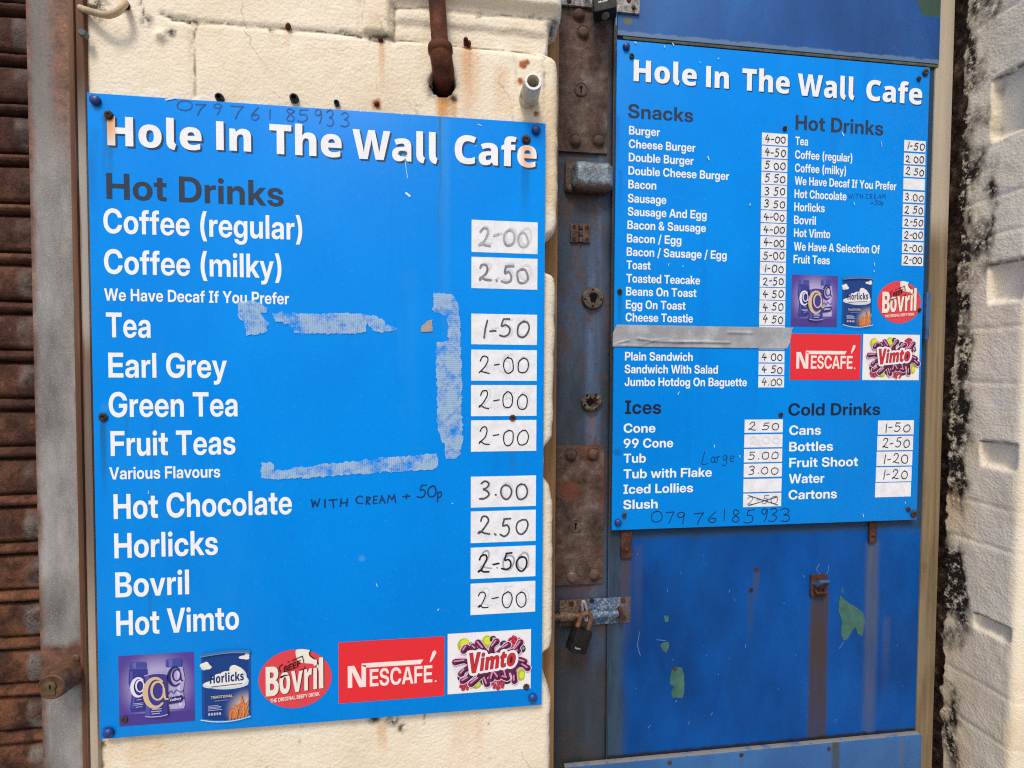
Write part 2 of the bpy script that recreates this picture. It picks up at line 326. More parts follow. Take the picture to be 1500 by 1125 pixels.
HUMAN = {
'B':(336,'39,0 39,357 162,357 239,357* 305,312* 305,268 305,245* 288,212* 262,193* 248,190 248,187 263,184* 293,166* 312,133* 312,104 312,72* 279,25* 219,0* 177,0;132,71 169,71 196,71* 217,94* 217,112 217,122* 208,140* 186,151* 167,151 132,151;132,219 164,219 189,219* 210,240* 210,255 210,271* 187,287* 161,287 132,287'),
'C':(324,'193,-5 135,-5* 61,41* 26,123* 26,178 26,232* 66,315* 143,362* 199,362 225,362* 281,350* 308,337 280,265 261,274* 220,286* 198,286 174,286* 139,260* 121,212* 121,177 121,143* 138,95* 175,71* 203,71 226,71* 271,83* 293,92 293,15 270,4* 221,-5*'),
'H':(382,'39,0 39,357 132,357 132,223 250,223 250,357 343,357 343,0 250,0 250,147 132,147 132,0'),
'I':(216,'17,0 17,53 62,69 62,288 17,304 17,357 198,357 198,304 154,288 154,69 198,53 198,0'),
'N':(414,'39,0 39,357 159,357 294,105 296,105 295,116* 293,147* 292,180* 292,192 292,357 375,357 375,0 254,0 119,255 117,255 118,244* 120,211* 121,178* 121,164 121,0'),
'T':(294,'101,0 101,281 12,281 12,357 282,357 282,281 193,281 193,0'),
'V':(343,'117,0 0,357 103,357 155,172 158,162* 165,130* 171,99* 172,88 173,99* 178,130* 185,161* 188,171 240,357 343,357 225,0'),
'W':(515,'96,0 7,357 97,357 137,175 139,168* 144,143* 149,116* 154,90* 155,81 157,96* 163,133* 171,171* 178,204* 181,215 215,357 301,357 334,215 337,205* 344,171* 352,132* 359,95* 360,81 362,94* 368,130* 375,165* 378,174 418,357 508,357 419,0 311,0 274,162 273,167* 268,188* 263,215* 259,240* 258,248 257,240* 253,215* 248,188* 243,167* 242,162 205,0'),
'a':(309,'102,-5 66,-5* 18,39* 18,84 18,128* 80,171* 139,173 185,175 185,180 185,200* 166,216* 150,216 133,216* 93,204* 73,195 47,256 70,268* 129,281* 166,281 218,281* 276,230* 276,182 276,0 213,0 195,37 193,37 182,22* 157,4* 125,-5*;140,60 159,60* 186,83* 186,102 186,124 162,123 134,122* 111,105* 111,89 111,74* 127,60*'),
'b':(320,'197,-5 167,-5* 136,16* 125,28 119,28 105,0 34,0 34,380 125,380 125,293 125,279* 123,252* 122,240 125,240 136,257* 171,281* 199,281 243,281* 298,208* 298,139 298,92* 273,27* 227,-5*;168,69 186,69* 206,105* 206,140 206,209* 167,209 145,209* 125,179* 125,148 125,135 125,102* 144,69*'),
'c':(267,'158,-5 117,-5* 55,25* 22,88* 22,137 22,187* 59,250* 124,281* 165,281 190,281* 235,270* 254,260 227,193 211,200* 181,209* 165,209 150,209* 127,193* 114,161* 114,137 114,112* 127,82* 150,68* 166,68 186,68* 227,80* 245,92 245,19 228,8* 186,-5*'),
'd':(320,'121,-5 77,-5* 22,68* 22,138 22,208* 78,281* 124,281 152,281* 186,258* 197,240 199,240 197,251* 195,287* 195,303 195,380 287,380 287,0 218,0 198,35 195,35 185,19* 149,-5*;157,67 182,67* 202,98* 202,129 202,137 202,171* 183,207* 156,207 137,207* 114,172* 114,136 114,101* 137,67*'),
'e':(307,'166,-5 124,-5* 59,25* 22,88* 22,136 22,186* 56,250* 116,281* 157,281 197,281* 254,253* 285,197* 285,155 285,114 114,114 115,90* 146,60* 176,60 202,60* 245,70* 268,81 268,15 248,5* 201,-5*;116,171 202,171 202,191* 180,218* 160,218 141,218* 118,196*'),
'f':(204,'48,0 48,207 11,207 11,252 50,275 50,280 50,334* 94,382* 143,382 164,382* 199,376* 217,370 197,310 190,312* 172,315* 162,315 150,315* 139,301* 139,284 139,276 199,276 199,207 139,207 139,0'),
'h':(333,'34,0 34,380 125,380 125,321 125,292* 122,252* 121,242 125,242 134,256* 157,273* 186,281* 202,281 230,281* 274,260* 300,215* 300,180 300,0 209,0 209,153 209,181* 191,209* 173,209 146,209* 125,164* 125,123 125,0'),
'i':(160,'34,0 34,276 125,276 125,0;80,304 60,304* 32,321* 32,345 32,370* 60,386* 80,386 100,386* 129,370* 129,345 129,321* 100,304*'),
'k':(324,'34,0 34,380 125,380 125,226 125,210* 123,170* 120,154 122,154 126,160* 136,175* 147,191* 152,197 216,276 318,276 221,159 324,0 220,0 156,101 125,77 125,0'),
'l':(159,'34,0 34,380 125,380 125,0'),
'm':(497,'34,0 34,276 103,276 116,242 119,242 126,253* 149,271* 181,281* 201,281 232,281* 271,260* 284,242 287,242 300,261* 342,281* 368,281 415,281* 465,233* 465,180 465,0 373,0 373,152 373,184* 356,209* 338,209 314,209* 295,168* 295,131 295,0 203,0 203,152 203,182* 186,209* 169,209 152,209* 133,189* 125,150* 125,123 125,0'),
'n':(333,'34,0 34,276 103,276 115,239 119,239 128,252* 152,271* 184,281* 203,281 247,281* 300,233* 300,179 300,0 209,0 209,153 209,181* 192,209* 173,209 145,209* 125,164* 125,123 125,0'),
'o':(317,'158,-5 118,-5* 57,28* 22,93* 22,139 22,207* 95,281* 159,281 199,281* 260,248* 295,184* 295,139 295,93* 262,28* 200,-5*;159,63 175,63* 194,80* 203,114* 203,138 203,163* 194,196* 174,213* 158,213 135,213* 114,175* 114,139 114,114* 123,80* 143,63*'),
'r':(232,'34,0 34,276 102,276 116,231 120,231 132,252* 173,281* 197,281 205,281* 222,279* 226,278 218,192 213,193* 199,195* 186,195 173,195* 145,187* 125,162* 125,137 125,0'),
's':(257,'121,-5 91,-5* 45,2* 22,11 22,84 47,72* 101,62* 117,62 134,62* 151,70* 151,78 151,84* 141,94* 115,105* 91,115 68,124* 37,147* 21,178* 21,200 21,240* 83,281* 134,281 161,281* 209,269* 234,258 209,198 189,208* 148,219* 134,219 122,219* 108,212* 108,205 108,200* 117,191* 142,181* 165,171 189,162* 221,140* 237,108* 237,84 237,58* 213,18* 162,-5*'),
't':(226,'136,-5 109,-5* 69,12* 46,53* 46,90 46,207 13,207 13,245 55,274 79,332 138,332 138,276 207,276 207,207 138,207 138,96 138,82* 152,67* 165,67 178,67* 200,73* 211,76 211,10 196,4* 162,-5*'),
'u':(333,'130,-5 102,-5* 58,16* 33,61* 33,96 33,276 124,276 124,123 124,96* 141,67* 160,67 188,67* 208,112* 208,153 208,276 299,276 299,0 230,0 219,35 213,35 205,21* 178,3* 147,-5*'),
'v':(301,'105,0 0,276 95,276 143,113 144,110* 146,99* 149,87* 149,81 150,81 151,87* 153,99* 156,109* 156,112 206,276 301,276 196,0'),
'y':(301,'62,-120 49,-120* 30,-118* 23,-116 23,-44 29,-45* 44,-47* 53,-47 76,-47* 99,-20* 106,-2 108,4 0,276 96,276 144,118 146,112* 149,93* 150,84 152,84 153,94* 157,111* 159,117 208,276 301,276 191,-19 179,-52* 146,-97* 98,-120*'),
}
SANS['l'] = (128, '27,0 27,372 101,372 101,0')
HUMAN['I'] = (160, '34,0 34,357 125,357 125,0')
HUMAN['l'] = (172, '34,380 125,380 125,104 125,66* 152,56 128,-16 34,-4* 34,92')
def glyph(font, ch, k=4):
    adv, s = font[ch]
    out = []
    for c in s.split(';'):
        pts = []
        for t in c.split(' '):
            off = t.endswith('*'); x, y = t.rstrip('*').split(',')
            pts.append((float(x), float(y), not off))
        full = []
        n = len(pts)
        for i in range(n):                       # implied on-curve points
            a, b = pts[i], pts[(i + 1) % n]
            full.append(a)
            if not a[2] and not b[2]: full.append(((a[0] + b[0]) / 2, (a[1] + b[1]) / 2, True))
        st = next(i for i, p in enumerate(full) if p[2])
        full = full[st:] + full[:st]
        poly = []
        i = 0; n = len(full)
        while i < n:
            a = full[i]; b = full[(i + 1) % n]
            poly.append(a[:2])
            if b[2]: i += 1
            else:
                c2 = full[(i + 2) % n]
                for q in range(1, k):
                    t = q / k
                    poly.append(((1 - t) ** 2 * a[0] + 2 * t * (1 - t) * b[0] + t * t * c2[0], (1 - t) ** 2 * a[1] + 2 * t * (1 - t) * b[1] + t * t * c2[1]))
                i += 2
        out.append(poly)
    return adv, out
CAPH = {id(SANS): 372.0, id(HUMAN): 357.0}
_gc = {}
def text_polys(s, font, space=None, track=0, k=4):
    """unit: cap height 1, starts at x = 0 (ink), returns polys and ink width"""
    cap = CAPH[id(font)]
    x = 0; out = []
    for ch in s:
        if ch == ' ': x += (space or cap * .36); continue
        key = (id(font), ch, k)
        if key not in _gc: _gc[key] = glyph(font, ch, k)
        adv, ps = _gc[key]
        for p in ps: out.append([((x + a) / cap, b / cap) for a, b in p])
        x += adv + track
    lo = min(q[0] for p in out for q in p); hi = max(q[0] for p in out for q in p)
    return [[(a - lo, b) for a, b in p] for p in out], hi - lo
def place(polys, width, x0, x1, z, cap):
    sx = (x1 - x0) / width
    return [[(x0 + a * sx, z + b * cap) for a, b in p] for p in polys]
def text_px(s, font, pxl, pyb, pxr, pcap, y, k=4, space=None, track=0):
    """text whose ink starts at pixel (pxl, pyb) on its baseline, ends at pxr, capitals pcap pixels high; laid on plane y"""
    p, wd = text_polys(s, font, space, track, k)
    a = P(pxl, pyb, y); t = P(pxl, pyb - pcap, y)
    b = P(pxr, pyb, y)
    return place(p, wd, a.x, b.x, a.z, t.z - a.z)

# hand-drawn characters: list of strokes, each (points, smooth?)
HAND = {
 '0': [([(.30,1),(.08,.8),(.02,.45),(.12,.1),(.35,0),(.56,.2),(.6,.6),(.48,.92),(.26,.98)],1)],
 '1': [([(.36,1),(.30,.5),(.24,0)],1)],
 '2': [([(.06,.74),(.16,.95),(.38,.98),(.48,.76),(.36,.46),(.16,.16),(.02,.06),(.12,.16),(.32,.06),(.6,.02)],1)],
 '3': [([(.06,.88),(.28,1),(.48,.84),(.40,.62),(.22,.53),(.44,.46),(.52,.24),(.34,.03),(.04,.06)],1)],
 '4': [([(.30,1),(.04,.42),(.62,.44)],0),([(.42,.68),(.34,0)],0)],
 '5': [([(.56,.98),(.20,.96)],0),([(.20,.96),(.13,.58),(.34,.64),(.52,.44),(.46,.14),(.24,.01),(.02,.08)],1)],
 '6': [([(.46,1),(.2,.68),(.05,.3),(.16,.04),(.4,.02),(.52,.24),(.38,.42),(.14,.34)],1)],
 '7': [([(.0,.92),(.56,.97)],0),([(.56,.97),(.36,.5),(.22,0)],1)],
 '8': [([(.5,.86),(.28,1),(.1,.82),(.28,.56),(.5,.3),(.42,.04),(.18,.02),(.08,.24),(.32,.54),(.5,.78)],1)],
 '9': [([(.5,.84),(.28,1),(.08,.82),(.16,.58),(.38,.6),(.5,.84),(.46,.4),(.36,0)],1)],
 '-': [([(.0,.46),(.3,.5)],0)],
 '.': [([(.1,.1),(.16,.08)],0)],
 ':': [([(.1,.42),(.16,.4)],0)],
 '+': [([(.02,.4),(.5,.44)],0),([(.28,.64),(.24,.2)],0)],
 'W': [([(.0,.95),(.1,.05),(.26,.7),(.42,.05),(.58,1)],0)], 'I': [([(.2,1),(.2,0)],0)],
 'T': [([(.0,.95),(.55,1)],0),([(.28,.98),(.25,0)],0)], 'H': [([(.05,1),(.03,0)],0),([(.5,1),(.46,0)],0),([(.05,.48),(.5,.52)],0)],
 'C': [([(.5,.86),(.26,.98),(.05,.6),(.12,.12),(.5,.08)],1)], 'R': [([(.08,0),(.08,1)],0),([(.08,.98),(.42,.9),(.38,.6),(.1,.5)],1),([(.1,.5),(.48,0)],0)],
 'E': [([(.5,1),(.1,.95),(.08,.04),(.5,.02)],0),([(.1,.52),(.42,.54)],0)], 'A': [([(.0,0),(.28,1),(.54,0)],0),([(.1,.36),(.46,.4)],0)],
 'M': [([(.0,0),(.1,.95),(.3,.35),(.5,1),(.6,0)],0)],
 'p': [([(.1,.62),(.08,-.35)],0),([(.1,.5),(.34,.62),(.46,.36),(.3,.1),(.1,.2)],1)],
 'L': [([(.22,1),(.1,.5),(.0,.0),(.3,-.02),(.5,.1)],1)],
 'a': [([(.42,.5),(.2,.56),(.04,.26),(.18,.02),(.4,.3),(.44,.5),(.4,.1),(.54,.04)],1)],
 'r': [([(.08,.55),(.1,.02)],0),([(.1,.3),(.24,.54),(.42,.5)],1)],
 'g': [([(.42,.5),(.2,.58),(.04,.3),(.2,.08),(.4,.3),(.44,.52),(.38,-.2),(.2,-.38),(.02,-.28)],1)],
 'e': [([(.06,.28),(.42,.34),(.38,.54),(.16,.54),(.04,.24),(.2,.0),(.46,.08)],1)],
}
def hand_polys(chars, w, jit=0.03, seed=0, k=4):
    """chars: list of (char, x, y, scale x, scale y) in metres"""
    r = random.Random(seed)
    out = []
    for ch, x, z, sx, sz in chars:
        sh = r.uniform(-.04, .10)
        for pts, sm in HAND[ch]:
            q = [((a + r.uniform(-jit, jit) + sh * b) , b + r.uniform(-jit, jit)) for a, b in pts]
            q = spline(q, k) if sm else q
            out += stroke([(x + a * sx, z + b * sz) for a, b in q], w)
    return out
# ------------------------------------------------------------------ materials
def srgb(r, g, b):
    f = lambda c: (c / 255 / 12.92) if c / 255 <= .04045 else ((c / 255 + .055) / 1.055) ** 2.4
    return (f(r), f(g), f(b), 1)
class H:
    def __init__(s, name):
        s.m = bpy.data.materials.new(name); s.m.use_nodes = True
        s.n = s.m.node_tree.nodes; s.l = s.m.node_tree.links
        s.b = s.n['Principled BSDF']
        g = s.n.new('ShaderNodeNewGeometry'); s.pos = g.outputs['Position']
        q = s.n.new('ShaderNodeSeparateXYZ'); s.l.new(s.pos, q.inputs[0])
        s.x, s.y, s.z = q.outputs
    def put(s, sock, v):
        if v is None: return
        if isinstance(v, bpy.types.NodeSocket): s.l.new(v, sock)
        elif isinstance(v, (tuple, list)) and len(v) == 3 and sock.type == 'RGBA': sock.default_value = (*v, 1)
        else: sock.default_value = v
    def noise(s, scale, detail=4, rough=.6, st=(1, 1, 1), dist=0.0, off=0.0):
        mp = s.n.new('ShaderNodeMapping'); s.l.new(s.pos, mp.inputs[0])
        mp.inputs['Scale'].default_value = st; mp.inputs['Location'].default_value = (off, off * .7, off * .3)
        t = s.n.new('ShaderNodeTexNoise'); s.l.new(mp.outputs[0], t.inputs['Vector'])
        t.inputs['Scale'].default_value = scale; t.inputs['Detail'].default_value = detail
        t.inputs['Roughness'].default_value = rough; t.inputs['Distortion'].default_value = dist
        return t.outputs[0]
    def voro(s, scale, st=(1, 1, 1), feat='F1'):
        mp = s.n.new('ShaderNodeMapping'); s.l.new(s.pos, mp.inputs[0]); mp.inputs['Scale'].default_value = st
        t = s.n.new('ShaderNodeTexVoronoi'); s.l.new(mp.outputs[0], t.inputs['Vector']); t.inputs['Scale'].default_value = scale
        t.feature = feat
        return t.outputs['Distance']
    def wave(s, scale, axis='X', dist=0.0):
        t = s.n.new('ShaderNodeTexWave'); t.bands_direction = axis; s.l.new(s.pos, t.inputs['Vector'])
        t.inputs['Scale'].default_value = scale; t.inputs['Distortion'].default_value = dist
        return t.outputs['Fac']
    def ramp(s, v, *stops, interp='LINEAR'):
        r = s.n.new('ShaderNodeValToRGB'); s.l.new(v, r.inputs[0])
        cr = r.color_ramp; cr.interpolation = interp
        while len(cr.elements) < len(stops): cr.elements.new(.5)
        for e, (p, c) in zip(cr.elements, stops):
            e.position = p; e.color = c if isinstance(c, (tuple, list)) and len(c) == 4 else ((*c, 1) if isinstance(c, (tuple, list)) else (c, c, c, 1))
        return r.outputs[0]
    def mix(s, f, a, b, mode='MIX'):
        t = s.n.new('ShaderNodeMix'); t.data_type = 'RGBA'; t.blend_type = mode
        s.put(t.inputs[0], f); s.put(t.inputs[6], a); s.put(t.inputs[7], b)
        return t.outputs[2]
    def op(s, o, a, b=None, c=None, clamp=False):
        t = s.n.new('ShaderNodeMath'); t.operation = o; t.use_clamp = clamp
        s.put(t.inputs[0], a); s.put(t.inputs[1], b); s.put(t.inputs[2], c)
        return t.outputs[0]
    def rng(s, v, a, b, c=0.0, d=1.0):
        t = s.n.new('ShaderNodeMapRange'); t.interpolation_type = 'SMOOTHSTEP'; t.clamp = True
        s.put(t.inputs[0], v)
        for i, q in enumerate((a, b, c, d)): t.inputs[i + 1].default_value = q
        return t.outputs[0]
    def mul(s, *a):
        r = a[0]
        for q in a[1:]: r = s.op('MULTIPLY', r, q)
        return r
    def attr(s, name):
        t = s.n.new('ShaderNodeAttribute'); t.attribute_name = name
        return t.outputs['Fac']
    def streak(s, x0, ztop, w, L, wob=.004, amt=1.0, ax=None, hard=.25, lo=.25):
        """a run of stain hanging from (x0, ztop), w half width, L long"""
        nz = s.op('SUBTRACT', s.noise(14, 3), .5)
        xx = s.op('ABSOLUTE', s.op('ADD', s.op('SUBTRACT', s.x if ax is None else ax, x0), s.op('MULTIPLY', nz, wob * 2)))
        a = s.rng(xx, w * hard, w, 1, 0)
        b = s.rng(s.z, ztop + w * .6, ztop - w * .3, 0, 1)
        c = s.rng(s.z, ztop - L, ztop, 0, 1)
        g = s.rng(s.noise(60, 4, .7, (1, 1, .08), off=x0 * 7), .25, .62, lo, 1)
        return s.mul(a, b, c, g, amt)
    def spot(s, x0, z0, r, soft=.5, ragged=.5, sc=90, rz=None):
        dx = s.op('DIVIDE', s.op('SUBTRACT', s.x, x0), r); dz = s.op('DIVIDE', s.op('SUBTRACT', s.z, z0), rz or r)
        d = s.op('SQRT', s.op('ADD', s.op('MULTIPLY', dx, dx), s.op('MULTIPLY', dz, dz)))
        d = s.op('ADD', d, s.op('MULTIPLY', s.op('SUBTRACT', s.noise(sc, 3, .7), .5), ragged * 2))
        return s.rng(d, 1 - soft, 1, 1, 0)
    def done(s, col, rough=.6, metal=0.0, bump=None, bs=.3, bd=.002, spec=.5, alpha=None):
        s.put(s.b.inputs['Base Color'], col); s.put(s.b.inputs['Roughness'], rough); s.put(s.b.inputs['Metallic'], metal)
        s.b.inputs['Specular IOR Level'].default_value = spec
        if bump is not None:
            t = s.n.new('ShaderNodeBump'); t.inputs['Strength'].default_value = bs; t.inputs['Distance'].default_value = bd
            s.l.new(bump, t.inputs['Height']); s.l.new(t.outputs[0], s.b.inputs['Normal'])
        if alpha is not None: s.put(s.b.inputs['Alpha'], alpha)
        return s.m
def flat(name, c, rough=.45, spec=.4, var=.0):
    h = H(name)
    col = (*c[:3], 1)
    if var:
        col = h.mix(h.rng(h.noise(40, 4, .65), .3, .7), tuple(q * (1 - var) for q in c[:3]) + (1,), tuple(min(1, q * (1 + var * .5)) for q in c[:3]) + (1,))
    return h.done(col, rough, spec=spec)

def wall_paint(name, mould_y=None):
    h = H(name)
    big = h.noise(5, 5, .6); fine = h.noise(70, 5, .65)
    c = h.ramp(big, (.30, srgb(222, 206, 176)), (.48, srgb(234, 221, 196)), (.68, srgb(240, 231, 212)))
    c = h.mix(h.rng(fine, .52, .75, 0, .35), c, srgb(214, 192, 156))
    pits = h.rng(h.voro(95), .0, .10, 1, 0)
    pits = h.mul(pits, h.rng(h.noise(22, 3, .6, off=3), .55, .66))
    c = h.mix(h.op('MULTIPLY', pits, .75), c, srgb(92, 70, 50))
    # yellow-brown weathering
    c = h.mix(h.mul(h.rng(h.noise(9, 4, .6, (1, 1, .45), off=5), .52, .74), .55), c, srgb(216, 178, 122))
    return h, c
def wall_finish(h, c, strength=.55, cr=.34):
    dirt_shade = h.op('MULTIPLY', h.attr('dirt_shade'), h.rng(h.op('ADD', h.op('MULTIPLY', h.noise(120, 4, .75), .5), h.op('MULTIPLY', h.noise(45, 4, .7), .5)), .38, .52), clamp=True)
    c = h.mix(dirt_shade, c, srgb(34, 29, 24))
    # hairline cracks in the paint film
    ck = h.n.new('ShaderNodeTexVoronoi'); ck.feature = 'DISTANCE_TO_EDGE'; ck.inputs['Scale'].default_value = 9
    mp = h.n.new('ShaderNodeMix'); mp.data_type = 'VECTOR'; mp.inputs[0].default_value = .06
    nt_ = h.n.new('ShaderNodeTexNoise'); nt_.inputs['Scale'].default_value = 22; nt_.inputs['Detail'].default_value = 5
    h.l.new(h.pos, nt_.inputs['Vector']); h.l.new(h.pos, mp.inputs[4]); h.l.new(nt_.outputs['Color'], mp.inputs[5]); h.l.new(mp.outputs[1], ck.inputs['Vector'])
    crack = h.mul(h.rng(ck.outputs['Distance'], .003, .011, 1, 0), h.rng(h.noise(7, 3, .6, off=11), .53, .62), cr)
    c = h.mix(crack, c, srgb(96, 76, 54))
    rub = h.attr('rubble')
    c = h.mix(rub, c, h.ramp(h.noise(60, 5, .7), (.36, srgb(30, 23, 19)), (.54, srgb(92, 70, 56)), (.70, srgb(150, 130, 108))))
    b1 = h.noise(240, 2, .5); b2 = h.noise(700, 3, .6)
    b3 = h.voro(210, (1, 1, 1.15), 'SMOOTH_F1')
    bb = h.op('ADD', h.op('MULTIPLY', b1, .9), h.op('ADD', h.op('MULTIPLY', b2, .18), h.op('MULTIPLY', b3, .6)))
    return h.done(c, h.rng(h.noise(50), .3, .7, .55, .8), bump=bb, bs=strength, bd=.0022, spec=.25)

def rust_mat(name, dark=(48, 28, 20), mid=(104, 58, 36), hi=(150, 88, 52), sc=30, rough=.85, bs=.5):
    h = H(name)
    n1 = h.noise(sc, 6, .7); n2 = h.noise(sc * 6, 5, .7)
    c = h.ramp(n1, (.32, srgb(*dark)), (.5, srgb(*mid)), (.70, srgb(*hi)))
    c = h.mix(h.rng(n2, .5, .68, 0, .6), c, srgb(*dark))
    c = h.mix(h.rng(h.noise(sc * 2.4, 4, .7, off=2), .58, .74, 0, .5), c, srgb(*hi))
    return h.done(c, rough, metal=.15, bump=h.op('ADD', n1, h.op('MULTIPLY', n2, .6)), bs=bs, bd=.003, spec=.3)
# ------------------------------------------------------------------ ground (outside the frame, still there)
h = H('ground_concrete')
m_ground = h.done(h.ramp(h.noise(3, 6, .65), (.3, (.16, .155, .145)), (.7, (.30, .29, .27))), .9, bump=h.noise(60, 4), bs=.3)
g = MB(); g.add([(-150, -150, 0), (150, -150, 0), (150, 150, 0), (-150, 150, 0)], [(0, 1, 2, 3)])
tagged(obj('ground', g, m_ground, smooth=False), 'grey concrete ground in front of the cafe wall', 'ground', kind='structure')

# ------------------------------------------------------------------ noise for modelled relief
_rs = np.random.RandomState(11)
_lat = _rs.rand(256, 256)
def vnoise(x, y):
    xi = np.floor(x).astype(int); yi = np.floor(y).astype(int)
    fx = x - xi; fy = y - yi
    fx = fx * fx * (3 - 2 * fx); fy = fy * fy * (3 - 2 * fy)
    g = lambda a, b: _lat[a % 256, b % 256]
    return (g(xi, yi) * (1 - fx) + g(xi + 1, yi) * fx) * (1 - fy) + (g(xi, yi + 1) * (1 - fx) + g(xi + 1, yi + 1) * fx) * fy
def fbm(x, y, o=4):
    s = 0; a = .5; t = 0
    for i in range(o):
        s = s + a * vnoise(x * 2 ** i + 17 * i, y * 2 ** i + 31 * i); t += a; a *= .55
    return s / t - .5
def sstep(a, b, x):
    t = np.clip((x - a) / (b - a), 0, 1); return t * t * (3 - 2 * t)
def seg_dist(x, z, pts):
    d = np.full(x.shape, 9.0)
    for (ax, az), (bx, bz) in zip(pts[:-1], pts[1:]):
        L = (bx - ax) ** 2 + (bz - az) ** 2
        t = np.clip(((x - ax) * (bx - ax) + (z - az) * (bz - az)) / L, 0, 1)
        d = np.minimum(d, np.hypot(x - ax - t * (bx - ax), z - az - t * (bz - az)))
    return d
def grid_mesh(name, X, Y, Z, m, attr=None, flip=False, parent=None, rubble=None):
    nz, nx = X.shape
    v = np.stack([X, Y, Z], -1).reshape(-1, 3)
    o_ = np.array([(v[:, 0].min() + v[:, 0].max()) / 2, (v[:, 1].min() + v[:, 1].max()) / 2, v[:, 2].min()])
    if parent is not None: o_ = np.array(parent['_o'])
    idx = np.arange(nz * nx).reshape(nz, nx)
    f = np.stack([idx[:-1, :-1], idx[:-1, 1:], idx[1:, 1:], idx[1:, :-1]], -1).reshape(-1, 4)
    if flip: f = f[:, ::-1]
    me = bpy.data.meshes.new(name)
    me.from_pydata((v - o_).tolist(), [], f.tolist())
    if attr is not None:
        if rubble is not None:
            a = me.attributes.new('rubble', 'FLOAT', 'POINT'); a.data.foreach_set('value', rubble.reshape(-1).astype(np.float32))
        a = me.attributes.new('dirt_shade', 'FLOAT', 'POINT'); a.data.foreach_set('value', attr.reshape(-1).astype(np.float32))
    me.materials.append(m)
    me.polygons.foreach_set('use_smooth', [True] * len(me.polygons))
    o = bpy.data.objects.new(name, me); COL.objects.link(o)
    o['_o'] = tuple(o_)
    if parent is not None: o.parent = parent
    else: o.location = o_
    return o

# ------------------------------------------------------------------ left pier: cream painted blockwork
WY = 0.010                                    # front of the wall
z_of = lambda px, py: P(px, py, WY).z
x_of = lambda px, py: P(px, py, WY).x
def dense_z(lo, hi, step):
    return np.concatenate([np.linspace(0, lo, 24)[:-1], np.arange(lo, hi, step), np.linspace(hi, 2.6, 20)])
zs = dense_z(Z0 - .10, Z0 + 1.03, .0032)
# right edge of the pier as seen, (pixel y, pixel x)
EDGE = [(-60, 823), (0, 823), (26, 822), (34, 806), (78, 804), (83, 812), (90, 819), (200, 819), (325, 818), (338, 814), (346, 800), (398, 799), (404, 813), (420, 815), (520, 814),
        (640, 811), (650, 805), (657, 799), (702, 798), (712, 806), (740, 811), (850, 811), (925, 811), (950, 808), (960, 796), (1000, 795), (1010, 803), (1030, 808), (1200, 806)]
ez = [z_of(px, py) for py, px in EDGE][::-1]; ex = [x_of(px, py) for py, px in EDGE][::-1]
edge = np.interp(zs, ez, ex)
edge += .0035 * fbm(zs * 55, zs * 0 + 3, 4)
XL = P(124, 560, WY).x - .012
ns = 205
t = np.linspace(0, 1, ns)
back = np.array([.002, .006, .012, .022, .04, .07, .12])
Xg = XL + (edge[:, None] - XL) * t[None, :]
Xg = np.concatenate([Xg, np.repeat(edge[:, None], len(back), 1)], 1)
Zg = np.repeat(zs[:, None], Xg.shape[1], 1)
inset = np.concatenate([np.zeros(ns), back])[None, :] + np.zeros_like(Xg)
dE = np.clip(edge[:, None] - Xg, 0, 1)
Rr = .012
rnd_ = np.where(dE < Rr, Rr - np.sqrt(np.maximum(Rr ** 2 - (Rr - dE) ** 2, 0)), 0)
Yg = WY + rnd_ * (inset == 0) + np.where(inset > 0, Rr + inset, 0)
PT = lambda *q: [XZ(a, b, WY) for a, b in q]
hgt = .0022 * fbm(Xg * 14, Zg * 14, 3) + .0006 * fbm(Xg * 75, Zg * 75, 3)     # lumpy paint
dirt_shade = np.zeros_like(Xg)
def groove(pts, w, dep, dk=0.0, dw=None):
    global hgt, dirt_shade
    d = seg_dist(Xg + .004 * fbm(Xg * 60, Zg * 60, 3), Zg + .004 * fbm(Xg * 60 + 9, Zg * 60, 3), pts)
    hgt = hgt - dep * (1 - sstep(w * .3, w, d))
    if dk: dirt_shade = np.maximum(dirt_shade, dk * (1 - sstep(0, dw or w * .6, d)))
J1 = PT((250, 26), (297, 32), (400, 41), (533, 50), (625, 61), (700, 69), (760, 75), (806, 79))
groove(J1, .005, .0022, 1.0, .0022)
groove(PT((287, 34), (281, 60), (284, 95), (287, 140)), .006, .0022, .9, .0024)
groove(PT((203, -5), (209, 18), (214, 24)), .004, .002, 1, .0022)
groove(PT((235, 20), (262, 27), (280, 35)), .005, .002, 1, .0026)
groove(PT((527, -10), (530, 18), (528, 50)), .005, .002, .3, .002)
groove(PT((577, 8), (576, 60)), .006, .003, .7, .002)
groove(PT((576, 10), (650, 14), (705, 20), (760, 24), (815, 28)), .005, .0016, .7, .0028)
groove(PT((530, 50), (545, 58), (562, 60)), .004, .001, 1, .004)
groove(PT((498, 45), (532, 52)), .004, .001, 1, .0035)
groove(PT((757, 82), (752, 180)), .0025, .002, .3, .001)
groove(PT((798, 82), (795, 180)), .0025, .002, .5, .001)
groove(PT((441, 1062), (441, 1130)), .003, .001, .8, .0012)
groove(PT((622, 1046), (621, 1062)), .002, .001, 1, .0016)
for pxy, r_ in (((140, 12), 24), ((215, 30), 12), ((250, 48), 9), ((628, 1052), 0), ((575, 1056), 14), ((588, 1066), 10), ((548, 1052), 14), ((398, 44), 7), ((557, 58), 6), ((640, 128), 24), ((665, 145), 8), ((670, 126), 5),
                ((150, 1090), 8), ((148, 1120), 8), ((715, 1060), 4), ((700, 22), 6), ((783, 27), 8), ((812, 30), 9)):
    c = XZ(*pxy, WY); rr = r_ * .001
    if rr: dirt_shade = np.maximum(dirt_shade, .95 * (1 - sstep(rr * .2, rr, np.hypot(Xg - c[0], Zg - c[1]) + .006 * fbm(Xg * 120, Zg * 120, 3))))
